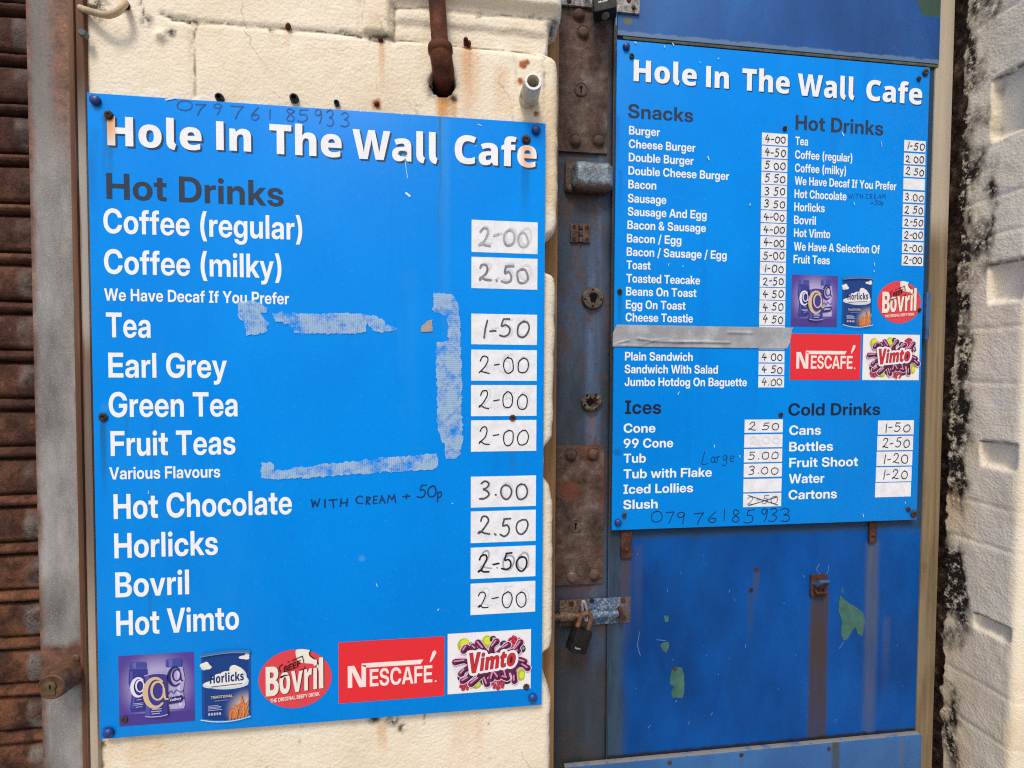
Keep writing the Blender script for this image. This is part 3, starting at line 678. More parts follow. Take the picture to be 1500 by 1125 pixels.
# courses that stand proud: top ledge, the upright half block, the quoin beside the door
def raise_box(p0, p1, amt, soft=.006):
    global hgt
    x0, z1 = XZ(*p0, WY); x1, z0 = XZ(*p1, WY)
    xx = Xg + .006 * fbm(Xg * 40, Zg * 40, 3); zz = Zg + .006 * fbm(Xg * 40 + 5, Zg * 40, 3)
    hgt = hgt + amt * sstep(x0 - soft, x0 + soft, xx) * sstep(x1 + soft, x1 - soft, xx) * sstep(z0 - soft, z0 + soft, zz) * sstep(z1 + soft, z1 - soft, zz)
raise_box((577, -200), (860, 22), .010, .005)
raise_box((531, -200), (573, 52), .006, .004)
raise_box((577, 30), (800, 76), -.004, .004)
raise_box((756, 82), (797, 185), .0025, .002)
# the hole under the pipe
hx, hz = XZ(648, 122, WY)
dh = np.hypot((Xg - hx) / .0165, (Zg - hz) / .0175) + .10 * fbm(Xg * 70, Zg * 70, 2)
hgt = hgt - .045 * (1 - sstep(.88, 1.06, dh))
dirt_shade = np.where(dh < 1.0, 1.6, dirt_shade)  # shade inside the hole, put into the colour mask as black
lump = XZ(236, 53, WY); hgt += .007 * np.exp(-((Xg - lump[0]) ** 2 + (Zg - lump[1]) ** 2) / .006 ** 2)
hgt = hgt * np.where(inset > 0, .3, 1)
Yg = Yg - hgt
Xg = Xg + np.where(inset > 0, .003 * fbm(Zg * 60, Yg * 60, 3), 0)
h, c = wall_paint('cream_wall_paint')
for px, py, wpx, L, am in ((648, 138, 13, .10, 1.0), (655, 142, 20, .07, .7), (664, 140, 6, .06, .6), (684, 66, 11, .13, .8), (688, 66, 22, .15, .4), (735, 100, 16, .12, .3), (420, 42, 6, .05, .35), (560, 62, 6, .09, .55), (690, 1052, 40, .10, .35), (560, 1060, 10, .06, .5)):
    sx, sz = XZ(px, py, WY)
    c = h.mix(h.streak(sx, sz, wpx * .001, L, amt=am), c, srgb(208, 140, 58))
for px, py, r_ in ((552, 153, 10), (771, 93, 6), (766, 97, 8), (762, 120, 7), (785, 168, 7)):
    sx, sz = XZ(px, py, WY)
    c = h.mix(h.spot(sx, sz, r_ * .001, .7, .6), c, srgb(160, 84, 44))
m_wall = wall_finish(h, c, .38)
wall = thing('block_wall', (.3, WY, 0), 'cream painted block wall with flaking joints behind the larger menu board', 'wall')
grid_mesh('wall_face', Xg, Yg, Zg, m_wall, dirt_shade, parent=wall)
m_rust_small = rust_mat('rusty_iron_small', (40, 20, 14), (96, 44, 26), (140, 72, 40), 120)
m_plug = flat('black_plastic_plug', (.012, .011, .011), .5)
for px, py, r_ in ((322, 145, .0055), (431, 146, .006), (493, 153, .0038)):
    p = P(px, py, WY)
    MBp = MB().lathe((p.x, WY + .006, p.z), (0.1, -1, .05), [(r_ * .8, 0), (r_, .004), (r_ * .95, .011), (r_ * .55, .0125), (r_ * .45, .007)], 14)
    obj('wall_plug', MBp, m_plug, wall)
for px, py, L_, d_ in ((418, 38, .007, (.8, -.6, -.25)), (682, 62, .004, (.1, -1, .5)), (686, 64, .002, (.5, -1, .1)), (553, 153, .002, (-.4, -1, .1)), (557, 57, .0015, (.2, -1, 0))):
    p = P(px, py, WY); d = Vector(d_).normalized()
    obj('rusty_nail', MB().tube([p + Vector((0, .006, 0)), p + d * L_, p + d * (L_ + .002)], [.0030, .0034, .0022], 7), m_rust_small, wall)

# ------------------------------------------------------------------ right pier: its side faces the door opening
XR = 1.4007
yy = np.concatenate([np.linspace(.20, .128, 12)[:-1], np.linspace(.128, .018, 75)])
na = len(yy)
arc = np.linspace(0, math.pi / 2, 7)[1:]
RA = .016
Yp = np.concatenate([yy, .020 - .004 + RA * .0 - RA * np.sin(arc) * .75])
Xp = np.concatenate([np.full(na, XR), XR + RA * (1 - np.cos(arc))])
ext = np.array([.03, .06, .10, .2, .4, .8])
Yp = np.concatenate([Yp, np.full(len(ext), Yp[-1])]); Xp = np.concatenate([Xp, XR + ext])
zs2 = dense_z(Z0 - .24, Z0 + 1.2, .0034)
Zr = np.repeat(zs2[:, None], len(Yp), 1); Yr = np.repeat(Yp[None, :], len(zs2), 0); Xr = np.repeat(Xp[None, :], len(zs2), 0)
side = (np.arange(len(Yp)) < na)[None, :] + np.zeros_like(Zr)
hr = .0028 * fbm(Yr * 22, Zr * 22, 3) + .0008 * fbm(Yr * 80 + Xr * 80, Zr * 75, 3)
dr = np.zeros_like(Zr)
def yz(px, py):
    p = PX(px, py, XR); return p.y, p.z
def pocket(p0, p1, dep, slope=0.0):
    """p0 top inner corner, p1 bottom outer corner"""
    global hr, dr
    y1, z1 = yz(*p0); y0, z0 = yz(*p1)
    a = Yr + .004 * fbm(Yr * 60, Zr * 60, 3); b = Zr + .005 * fbm(Yr * 60 + 7, Zr * 45, 3)
    s_ = .0025
    hr = hr - dep * sstep(y1 + s_, y1 - s_ * 2, a) * sstep(z0 - .007, z0 + .007, b) * sstep(z1 + s_, z1 - s_, b) * side
    e = np.abs(b - z1); dr = np.maximum(dr, .85 * (1 - sstep(.0005, .003, e)) * (a < y1 + .003) * (a > y0 - .01) * side)
pocket((1455, 117), (1530, 172), .013)
pocket((1449, 388), (1530, 431), .012)
pocket((1437, 645), (1494, 690), .010)
pocket((1427, 897), (1486, 945), .010)
# soft coursing of the bricks under the paint
for py in (30, 215, 290, 345, 480, 560, 740, 800, 1010, 1080):
    zq = PX(1450, py, XR).z
    hr -= .0012 * (1 - sstep(.001, .006, np.abs(Zr + .004 * fbm(Yr * 40, Zr * 0 + py, 3) - zq)))
# the render has fallen away beside the timber: ragged edge, dark brick behind
ye = .1235 - .008 * sstep(Z0 + .40, Z0 + .75, zs2) + .016 * fbm(zs2 * 26, zs2 * 0 + 2, 4) + .010 * fbm(zs2 * 90, zs2 * 0 + 8, 3)
ye = ye[:, None]
gone = sstep(-.002, .002, Yr - ye) * side
rub = .014 + .030 * fbm(Yr * 50, Zr * 24, 3)
hr = hr - gone * rub
# black mould band on the render
upz = sstep(Z0 + .45, Z0 + .85, Zr)
mould = sstep(.083, .100, Yr + .030 * upz + .016 * np.exp(-((Zr - PX(1425, 905, XR).z) / .05) ** 2) + .050 * fbm(Zr * 9, Yr * 14 + 4, 4) + .012 * fbm(Zr * 70, Yr * 70, 3)) * side
mould = mould * np.clip(.72 + .22 * upz + 3.2 * fbm(Zr * 7 + 3, Yr * 24, 4) + 2.4 * fbm(Zr * 30, Yr * 50 + 1, 4), 0, 1.1) * (1 - gone)
dr = np.maximum(dr, mould)
Xr2 = np.where(side > 0, np.repeat(Xp[None, :], len(zs2), 0) - hr, Xr)
Yr2 = np.where(side > 0, Yr, Yr - hr * .6)
h, c = wall_paint('cream_render_paint')
pier = thing('rendered_wall', (1.6, .02, 0), 'cream rendered wall at the far right with a black mouldy edge beside the timber post', 'wall')
m_pier = wall_finish(h, c, .40, .12)
grid_mesh('wall_face', Xr2, Yr2, Zr, m_pier, dr, parent=pier, rubble=gone)
# ------------------------------------------------------------------ roller shutter, rail, batten (far left)
SY = .030
ribs = [P(20, q, SY).z for q in (16, 88, 163, 237, 311, 385, 453, 524, 596, 667, 738, 808, 877, 946)]
pit = (ribs[0] - ribs[-1]) / (len(ribs) - 1)
xr0 = P(46, 560, .02).x
h = H('rusted_shutter_steel')
n1 = h.noise(26, 6, .7); n2 = h.noise(170, 5, .75)
c = h.ramp(n1, (.30, srgb(42, 29, 24)), (.47, srgb(80, 53, 41)), (.62, srgb(112, 76, 56)), (.78, srgb(140, 104, 82)))
c = h.mix(h.rng(n2, .5, .66, 0, .7), c, srgb(50, 30, 22))
ph = h.op('FRACT', h.op('DIVIDE', h.op('SUBTRACT', h.z, ribs[0]), pit))
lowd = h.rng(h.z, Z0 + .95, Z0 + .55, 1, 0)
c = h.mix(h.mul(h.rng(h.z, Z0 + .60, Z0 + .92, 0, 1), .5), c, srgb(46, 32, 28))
c = h.mix(h.mul(h.rng(h.z, Z0 + .45, Z0 + .05, 0, 1), h.rng(n1, .4, .6), .22), c, srgb(150, 92, 58))
# bare zinc left near the rail on the wide slats
zx = h.op('ADD', h.x, h.op('MULTIPLY', h.op('SUBTRACT', h.noise(30, 3), .5), .012))
zz = h.op('ABSOLUTE', h.op('SUBTRACT', ph, .52))
zinc = h.mul(h.rng(zx, xr0 - .022, xr0 - .013), h.rng(zz, .26, .40, 1, 0), h.rng(h.noise(11, 3), .40, .62, .05, 1), h.rng(h.op('ADD', h.op('MULTIPLY', n1, .6), h.op('MULTIPLY', n2, .4)), .38, .52, .15, 1))
c = h.mix(h.mul(zinc, .85), c, h.mix(n2, srgb(70, 68, 66), srgb(150, 146, 140)))
n4 = h.noise(420, 4, .75)
c = h.mix(h.rng(n4, .56, .68, 0, .55), c, srgb(34, 22, 18))
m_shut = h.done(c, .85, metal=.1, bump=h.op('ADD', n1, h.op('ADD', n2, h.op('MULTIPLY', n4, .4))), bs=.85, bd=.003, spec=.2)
prof = []
for k in range(-4, 32):
    zb = ribs[0] + pit * (9 - k)
    if zb < .02: break
    # going down from the top of one narrow rib: rib, groove, wide rounded slat, groove
    for f_, y_ in ((.00, .0090), (.02, .001), (.06, -.0045), (.12, -.0065), (.18, -.0045), (.21, .001), (.235, .0105), (.255, .0100), (.275, .0020), (.32, -.0012), (.45, -.0030), (.60, -.0034), (.75, -.0030), (.90, -.0012), (.955, .002), (.975, .0095)):
        prof.append((zb + pit * .16 - pit * f_, SY + y_))
prof.append((0.01, SY))
xsn = np.linspace(xr0 - 1.3, xr0 + .012, 60)
xsn = np.concatenate([np.linspace(xr0 - 1.3, xr0 - .12, 14)[:-1], np.linspace(xr0 - .12, xr0 + .012, 45)])
Zs = np.array([p[0] for p in prof])[::-1]; Ys = np.array([p[1] for p in prof])[::-1]
zf = np.concatenate([np.linspace(a, b, 4)[:-1] for a, b in zip(Zs[:-1], Zs[1:])] + [Zs[-1:]])
Ys = np.interp(zf, Zs, Ys); Zs = zf
Xg2 = np.repeat(xsn[None, :], len(Zs), 0); Zg2 = np.repeat(Zs[:, None], len(xsn), 1); Yg2 = np.repeat(Ys[:, None], len(xsn), 1)
Zg2 = Zg2 + .0022 * fbm(Xg2 * 14, Zg2 * 9, 3) + .05 * (xr0 - Xg2) * 0
Yg2 = Yg2 + .0030 * fbm(Xg2 * 30, Zg2 * 30, 3) + .0016 * fbm(Xg2 * 130, Zg2 * 130, 3)
# dents where the wide slats were spot-fixed to the guide
phz = ((ribs[0] - Zg2) / pit) % 1
Yg2 -= .004 * np.exp(-((Xg2 - xr0 + .010) / .010) ** 2) * np.exp(-(((phz - .42) / .17) ** 2))
sh = thing('roller_shutter', (xr0 - .6, SY, 0), 'rust brown corrugated roller shutter at the far left edge', 'shutter')
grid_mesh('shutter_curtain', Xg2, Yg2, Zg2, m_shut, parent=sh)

h = H('galvanised_rail')
n1 = h.noise(16, 5, .65, (1, 1, .35)); n2 = h.noise(230, 5, .75); n3 = h.noise(500, 3, .7)
c = h.ramp(n1, (.3, srgb(98, 95, 91)), (.5, srgb(142, 139, 135)), (.72, srgb(184, 182, 178)))
c = h.mix(h.rng(n3, .56, .68, 0, .55), c, srgb(206, 202, 194))
xa, xb = P(45, 560, 0).x, P(110, 560, 0).x
edge_l = h.rng(h.op('ADD', h.x, h.op('MULTIPLY', h.op('SUBTRACT', h.noise(18, 4, .7, (1, 1, .5)), .5), .022)), xa + .000, xa + .010, 1, 0)
edge_r = h.rng(h.op('ADD', h.x, h.op('MULTIPLY', h.op('SUBTRACT', h.noise(25, 4, .7, (1, 1, .5), off=4), .5), .020)), xb - .006, xb + .004, 0, 1)
lock_z = P(100, 985, 0).z
band = h.mul(h.rng(h.op('ADD', h.z, h.op('MULTIPLY', h.op('SUBTRACT', h.noise(28, 4, .7), .5), .03)), lock_z - .028, lock_z - .012, 0, 1), h.rng(h.op('ADD', h.z, h.op('MULTIPLY', h.op('SUBTRACT', h.noise(28, 4, .7), .5), .03)), lock_z + .028, lock_z + .045, 1, 0))
topb = h.mul(h.rng(h.z, Z0 + .73, Z0 + .86, 0, 1), h.rng(h.op('ADD', h.x, h.op('MULTIPLY', h.op('SUBTRACT', n1, .5), .03)), xb - .03, xb - .012, 0, 1))
topd = h.mul(h.rng(h.z, Z0 + .62, Z0 + .92, 0, 1), .7)
rustc = h.ramp(h.noise(60, 5, .75), (.35, srgb(66, 40, 30)), (.55, srgb(122, 78, 54)), (.72, srgb(160, 112, 82)))
c = h.mix(h.mul(topd, h.rng(n1, .3, .6, .5, 1)), c, srgb(74, 62, 54))
c = h.mix(h.op('MAXIMUM', h.op('MAXIMUM', h.mul(edge_l, .85), h.mul(edge_r, .8)), h.op('MAXIMUM', h.mul(band, .9), h.mul(topb, .85)), clamp=True), c, rustc)
c = h.mix(h.rng(n2, .58, .70, 0, .55), c, srgb(84, 60, 46))
m_rail = h.done(c, h.rng(n2, .3, .7, .45, .75), metal=.25, bump=h.op('ADD', n2, n1), bs=.3, bd=.0015, spec=.4)
rail = thing('shutter_rail', (-.05, .0, 0), 'grey galvanised shutter guide rail blotched with rust beside the corrugated shutter', 'rail')
RY = .004
mb = MB().box(xa, xb, RY, RY + .05, .02, 2.5, .0025)
obj('rail_channel', mb, m_rail, rail)
lk = P(103, 985, RY)
h = H('lock_bronze'); n = h.noise(90, 5, .7)
m_lock = h.done(h.ramp(n, (.3, srgb(62, 42, 30)), (.55, srgb(104, 76, 56)), (.75, srgb(138, 108, 84))), .55, metal=.35, bump=n, bs=.25, bd=.001)
m_brass = flat('tarnished_brass', srgb(92, 78, 48), .5, .4, .3)
m_black = flat('keyhole_black', (.006, .005, .005), .9, .1)
lt = Vector((lk.x, lk.y - .029, lk.z))
o = obj('lock_body', MB().lathe((lk.x, RY + .004, lk.z), (0, -1, 0), [(.0180, 0), (.0178, .006), (.0168, .029), (.0158, .0325), (.0142, .0335), (.0120, .0330)], 26), m_lock, rail)
obj('lock_cylinder', MB().box(lt.x - .0048, lt.x + .0048, lt.y - .0012, lt.y + .0005, lt.z - .0100, lt.z + .0020, .0008).lathe((lt.x, lt.y - .0008, lt.z + .002), (0, -1, 0), [(.0062, 0), (.0062, .0008), (.0055, .0012)], 18), m_brass, o)
obj('keyhole', MB().box(lt.x - .0007, lt.x + .0007, lt.y - .0026, lt.y - .0019, lt.z - .001, lt.z + .0045, 0), m_black, o)
obj('rust_blister', MB().dome((lk.x + .006, RY - .0005, lk.z + .018), .0065, .0022, 14), m_lock, rail)

def wood_mat(name, a, b, c_, scale=60, rough=.75, weather=None):
    h = H(name)
    n1 = h.noise(scale, 5, .6, (1, 1, .03), dist=.4); n2 = h.noise(scale * 4, 4, .7, (1, 1, .04))
    c = h.ramp(n1, (.32, srgb(*a)), (.5, srgb(*b)), (.68, srgb(*c_)))
    c = h.mix(h.rng(n2, .54, .72, 0, .45), c, srgb(*a))
    if weather: c = weather(h, c)
    return h.done(c, rough, bump=h.op('ADD', n1, n2), bs=.25, bd=.0015, spec=.3)
xc, xd = P(110.5, 560, .004).x, P(133, 560, .004).x
def bw(h, c):
    pale = h.mul(h.rng(h.op('ADD', h.x, h.op('MULTIPLY', h.op('SUBTRACT', h.noise(30, 3, .6, (1, 1, .2)), .5), .012)), xd - .011, xd - .007, 0, 1), h.rng(h.z, Z0 + .88, Z0 + .74, 0, 1), h.rng(h.z, Z0 + .55, Z0 + .50, .9, .25))
    low = h.mul(h.rng(h.z, Z0 + .3, Z0 + .05, 0, .9), h.rng(h.x, xd - .012, xd - .008, 0, 1))
    c = h.mix(pale, c, srgb(168, 160, 150))
    return h.mix(low, c, srgb(190, 172, 150))
m_batten = wood_mat('weathered_batten', (66, 42, 30), (98, 66, 46), (124, 92, 68), 70, .8, bw)
bt = MB().box(xc + .0005, xd - .0105, .002, .05, .02, 2.5, .002).box(xd - .010, xd, .004, .05, .02, 2.5, .002)
tagged(obj('timber_batten', bt, m_batten), 'narrow weathered brown timber strip between the galvanised rail and the cream wall', 'timber strip')
nb = P(122, 50, .0)
obj('screw_head', MB().lathe((nb.x, .003, nb.z), (.2, -1, -.1), [(.0045, 0), (.0048, .007), (.0035, .009)], 12), flat('grey_zinc', srgb(92, 96, 104), .5, .5, .2), bpy.data.objects['timber_batten'])

# ------------------------------------------------------------------ the blue steel door
DY = .130                                    # front of the blue sheet
xl = P(896, 560, DY).x; xR = P(1363, 430, DY).x
xs0 = P(800, 560, .136).x
door = thing('steel_door', ((xs0 + xR) / 2, DY, 0), 'weathered blue steel door with rusty locks and runs of rust behind the smaller menu board', 'door')
z_up = P(1100, 69, .126).z
z_rail = P(1100, 1089, DY).z
def blue_door(name, lo=(0, 58, 122), mid=(0, 74, 150), hi=(2, 90, 172)):
    h = H(name)
    n = h.noise(7, 5, .6, (1, 1, .5)); n2 = h.noise(120, 4, .7); n3 = h.noise(40, 3, .6, (1, 1, .12))
    c = h.ramp(n, (.3, srgb(*lo)), (.5, srgb(*mid)), (.75, srgb(*hi)))
    c = h.mix(h.rng(n3, .52, .72, 0, .12), c, srgb(20, 70, 120))
    c = h.mix(h.mul(h.rng(h.noise(5, 5, .65, (1, 1, .35), off=21), .50, .72), .32), c, srgb(8, 48, 92))
    c = h.mix(h.mul(h.rng(h.noise(150, 5, .8, (1, 1, .5), off=13), .60, .70), h.rng(h.noise(9, 3, .6, off=17), .45, .6), .5), c, srgb(70, 62, 58))
    sp = h.mul(h.rng(h.voro(75), .0, .055, 1, 0), h.rng(h.noise(30, 3, .6, off=9), .56, .60))
    c = h.mix(h.mul(sp, .7), c, srgb(176, 190, 206))
    return h, c, n2
h, c, n2 = blue_door('blue_door_paint')
xg = P(915, 950, DY).x
grime = h.rng(h.op('ADD', h.x, h.op('MULTIPLY', h.op('SUBTRACT', h.noise(9, 4, .6, (1, 1, .3)), .5), .03)), xg - .012, xg + .012, 1, 0)
c = h.mix(h.mul(grime, .9), c, h.mix(h.rng(h.noise(30, 4, .7, (1, 1, .2)), .35, .6), srgb(50, 58, 62), srgb(58, 76, 92)))
for px, py, wpx, L, am, colr in ((1201, 868, 17, 1.2, 1.0, (68, 57, 48)), (1279, 795, 15, .75, .9, (88, 92, 98)), (1299, 905, 9, .2, .35, (84, 88, 98)), (918, 815, 11, .20, .75, (84, 66, 56)), (1108, 838, 7, .07, .7, (70, 74, 84)), (1100, 866, 7, .12, .7, (60, 66, 78)), (935, 800, 10, .22, .3, (84, 84, 88))):
    sx, sz = XZ(px, py, DY)
    c = h.mix(h.streak(sx, sz, wpx / 760, L, .002, am, hard=.7 if px == 1201 else .25, lo=.72 if px == 1201 else .45), c, srgb(*colr))
# black-green ragged band under the board edge, dark brown one above the bottom rail
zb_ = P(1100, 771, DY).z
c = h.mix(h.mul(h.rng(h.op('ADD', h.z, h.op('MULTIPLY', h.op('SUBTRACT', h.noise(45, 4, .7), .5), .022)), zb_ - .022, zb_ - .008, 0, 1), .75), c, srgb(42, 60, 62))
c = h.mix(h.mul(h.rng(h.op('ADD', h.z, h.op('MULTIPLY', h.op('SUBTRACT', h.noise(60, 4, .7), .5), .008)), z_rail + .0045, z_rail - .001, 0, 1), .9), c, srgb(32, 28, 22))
# chips where an older green coat shows
def chip(c, px, py, rx, rz, rag=.35, sc=60, col=(62, 112, 100)):
    sx, sz = XZ(px, py, DY)
    return h.mix(h.spot(sx, sz, rx / 790, .06, rag, sc, rz / 790), c, srgb(*col))
m_door = h.done(c, h.rng(n2, .3, .7, .38, .6), bump=h.op('ADD', h.noise(14, 3), h.op('MULTIPLY', n2, .2)), bs=.18, bd=.003, spec=.2)
obj_door = obj('door_panel', MB().box(xl, xR - .004, DY, DY + .03, .05, z_up + .02, .0015), m_door, door)
h, c, n2 = blue_door('upper_door_paint', (20, 66, 132), (28, 84, 154), (36, 108, 180))
pe = h.rng(h.op('ADD', h.z, h.op('MULTIPLY', h.op('SUBTRACT', h.noise(60, 4, .7), .5), .014)), z_up + .009, z_up + .006, 0, 1)
c = h.mix(h.mul(pe, .8), c, srgb(108, 138, 168))
gx, gz = XZ(1352, 0, .126)
c = h.mix(h.mul(h.rng(h.op('ADD', h.x, h.op('MULTIPLY', h.op('SUBTRACT', h.z, gz), .5)), gx - .015, gx - .013, 0, 1), h.rng(h.z, gz - .030, gz - .026, 0, 1), h.rng(h.z, gz + .03, gz + .034, 1, 0)), c, srgb(62, 88, 76))
cx_, cz_ = XZ(920, 31, .126); c = h.mix(h.spot(cx_, cz_, .010, .2, .6, 80, .007), c, srgb(92, 104, 84))
m_up = h.done(c, h.rng(n2, .3, .7, .36, .5), bump=h.op('ADD', h.noise(14, 3), h.op('MULTIPLY', n2, .2)), bs=.15, bd=.003)
obj('door_upper_panel', MB().box(xl + .002, xR - .001, DY - .0045, DY - .0005, z_up, 2.60, .001), m_up, door)
m_edge = flat('dirty_edge', srgb(92, 92, 74), .8, .2, .4)
obj('panel_edge_strip', MB().box(xl + .012, xR - .001, DY - .0035, DY - .0002, z_up - .0055, z_up - .0008, .0006), m_edge, door)
# bottom rail: a board on the face of the door, its top edge caught by dirt
h, c, n2 = blue_door('rail_paint', (40, 82, 130), (44, 92, 148), (60, 110, 162))
sx, sz = XZ(1226, 1085, .116)
c = h.mix(h.streak(sx, sz + .01, .011, .3, .004, 1.0), c, srgb(64, 62, 44)); c = h.mix(h.streak(*XZ(1322, 1082, .116), .006, .2, .002, .7), c, srgb(96, 84, 90))
c = h.mix(h.mul(h.rng(h.y, .1185, .120, 0, 1), h.rng(h.noise(50, 4, .7), .35, .5, .3, .85)), c, srgb(140, 134, 118))
m_lr = h.done(c, .5, bump=n2, bs=.1, bd=.002)
xlr = P(828, 1119, .117).x
obj('bottom_rail', MB().box(xlr, xR - .004, .117, DY - .0006, .75, z_rail - .0035, .0015), m_lr, door)
m_rustd = rust_mat('rusty_iron_dark', (38, 24, 20), (76, 48, 38), (112, 72, 56), 45)
for px, py in ((981, 1117), (1086, 1106), (1214, 1097)):
    p = P(px, py, .117); obj('screw_head', MB().dome((p.x, .1172, p.z), .0042, .0018, 12), m_rustd, door)

# lock stile: folded sheet steel, dirty blue over rust
def stile_mat():
    h = H('stile_steel')
    n = h.noise(12, 6, .65, (1, 1, .35)); n2 = h.noise(130, 5, .72); n3 = h.noise(34, 4, .6, (1, 1, .08))
    c = h.ramp(n, (.30, srgb(38, 40, 44)), (.48, srgb(50, 60, 72)), (.66, srgb(66, 84, 108)))
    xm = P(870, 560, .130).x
    blue = h.mul(h.rng(h.op('ABSOLUTE', h.op('SUBTRACT', h.x, xm)), .004, .018, 1, 0), h.rng(n3, .35, .62))  # highlight along the rounded fold, painted in as a pale blue band
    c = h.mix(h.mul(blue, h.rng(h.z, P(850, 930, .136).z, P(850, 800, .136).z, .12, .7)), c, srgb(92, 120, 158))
    c = h.mix(h.rng(n2, .55, .70, 0, .5), c, srgb(58, 46, 40))
    fl = h.op('ADD', h.op('MULTIPLY', h.noise(18, 6, .75, (1, 1, .45), off=31), .7), h.op('MULTIPLY', n2, .3))
    c = h.mix(h.rng(fl, .50, .58, 0, .75), c, h.mix(n2, srgb(50, 38, 32), srgb(104, 74, 56)))
    lowb = h.rng(h.z, P(850, 930, .136).z, P(850, 1000, .136).z, 0, .55)
    c = h.mix(lowb, c, srgb(54, 58, 60))
    upb = h.rng(h.z, P(850, 260, .136).z, P(850, 60, .136).z, 0, .6)
    c = h.mix(upb, c, srgb(66, 56, 52))
    for px, py, w_, L, am, cc in ((866, 602, 8, .08, .85, (120, 84, 40)), (850, 278, 26, .06, .6, (90, 62, 46)), (846, 356, 12, .05, .5, (96, 62, 44)), (868, 455, 12, .05, .5, (70, 60, 52)), (850, 850, 40, .06, .7, (92, 56, 38)), (855, 960, 12, .06, .6, (88, 58, 42)), (885, 680, 14, .16, .5, (92, 66, 52))):
        sx, sz = XZ(px, py, .136)
        c = h.mix(h.streak(sx, sz, w_ / 790, L, .003, am), c, srgb(*cc))
    return h.done(c, h.rng(n2, .3, .7, .42, .7), metal=.2, bump=h.op('ADD', n, h.op('MULTIPLY', n2, .6)), bs=.3, bd=.003, spec=.45)
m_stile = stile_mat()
xe = P(893, 560, .134).x
xst = np.array([xs0 - .03, xs0 - .01, xs0 + .010, xs0 + .014, xs0 + .02, xs0 + .035, xs0 + .06, xe - .028, xe - .018, xe - .010, xe - .004, xe, xe + .001, xe + .004])
yst = np.array([.139, .139, .139, .137, .136, .1355, .1355, .1355, .134, .1335, .134, .135, .138, .138])
zst = np.linspace(.05, 2.6, 300)
XX = np.repeat(xst[None, :], 300, 0); ZZ = np.repeat(zst[:, None], len(xst), 1); YY = np.repeat(yst[None, :], 300, 0) + .0012 * fbm(XX * 30, ZZ * 9, 3)
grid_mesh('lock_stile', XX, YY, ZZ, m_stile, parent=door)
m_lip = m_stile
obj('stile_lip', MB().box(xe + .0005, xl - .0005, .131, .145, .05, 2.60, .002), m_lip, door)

h = H('lock_plate_rust'); n = h.noise(34, 6, .75); n2 = h.noise(150, 5, .75)
c = h.ramp(n, (.30, srgb(48, 37, 33)), (.46, srgb(86, 68, 58)), (.58, srgb(106, 88, 78)), (.72, srgb(126, 122, 120)))
zq = P(845, 700, .134).z
c = h.mix(h.mul(h.rng(h.noise(22, 5, .7, off=6), .50, .66), h.rng(h.z, zq + .1, zq, .25, .85)), c, srgb(112, 62, 46))
c = h.mix(h.rng(n2, .54, .68, 0, .6), c, srgb(46, 32, 28))
m_plate = h.done(c, .75, metal=.25, bump=h.op('ADD', n, n2), bs=.55, bd=.0025, spec=.35)
def lock_plate(x0p, x1p, y0p, y1p, rivets, key, lbl):
    yq = .1335
    a = P(x0p, (y0p + y1p) / 2, yq); b = P(x1p, (y0p + y1p) / 2, yq)
    z1 = P((x0p + x1p) / 2, y0p, yq).z; z0 = P((x0p + x1p) / 2, y1p, yq).z
    o = obj('lock_plate', MB().box(a.x, b.x, yq - .003, .1375, z0, z1, .0018), m_plate, door)
    o['label'] = lbl
    for px, py in rivets:
        p = P(px, py, yq - .003); obj('rivet', MB().lathe((p.x, yq - .0029, p.z), (0, -1, 0), [(.0128, 0), (.0124, .0010), (.0106, .0002), (.0100, .0012), (.0082, .0040), (.0040, .0054), (.001, .0056)], 22, .03, int(px)), m_plate, o)
    p = P(*key, yq - .003)
    e = obj('keyhole_cover', MB().lathe((p.x, yq - .0028, p.z), (0, -1, 0), [(.0125, 0), (.0125, .0012), (.0105, .0022), (.0100, .0012)], 24), m_plate, o)
    k = MB().lathe((p.x, yq - .0040, p.z + .003), (0, -1, 0), [(.0024, 0), (.0024, .0004)], 14).box(p.x - .0012, p.x + .0012, yq - .0043, yq - .0040, p.z - .006, p.z + .002)
    obj('keyhole', k, m_black, o)
lock_plate(806, 890, 12, 224, ((848, 22), (843, 207), (877, 207), (855, 48)), (851, 131), 'upper brown rusted lock plate')
lock_plate(800, 884, 652, 856, ((836, 667), (869, 666), (838, 846), (870, 842)), (843, 770), 'lower brown rusted lock plate with reddish rust')
# pull handle: a lumpy forged grip on a rusty base
h = H('worn_handle'); n = h.noise(45, 5, .7); n2 = h.noise(160, 4, .7)
zc = P(860, 262, .12).z
c = h.ramp(n, (.34, srgb(92, 78, 68)), (.48, srgb(104, 118, 126)), (.66, srgb(150, 168, 184)))
c = h.mix(h.rng(h.op('ADD', h.z, h.op('MULTIPLY', h.op('SUBTRACT', n, .5), .04)), zc - .004, zc - .016, 0, .85), c, srgb(92, 70, 56))
m_hnd = h.done(c, .45, metal=.3, bump=h.op('ADD', n, h.op('MULTIPLY', n2, .4)), bs=.7, bd=.004)
a = P(824, 262, .133); b = P(897, 262, .118)
za = P(862, 240, .125).z; zb = P(862, 283, .125).z
pb = obj('handle_base', MB().box(P(827, 262, .134).x, P(862, 262, .134).x, .128, .137, P(840, 282, .134).z, P(840, 239, .134).z, .003), m_plate, door)
xs_ = np.linspace(P(838, 262, .118).x, P(899, 262, .118).x, 26); tt = np.linspace(0, 2 * np.pi, 33)
TT, XX = np.meshgrid(tt, xs_)
rr = (za - zb) / 2 * (1 + .10 * fbm(XX * 60, np.cos(TT) * 2 + np.sin(TT) * 3, 3))
en = np.clip(np.minimum((XX - xs_[0]) / .008, (xs_[-1] - XX) / .012), 0, 1) ** .45
sq = lambda v, e: np.sign(v) * np.abs(v) ** e
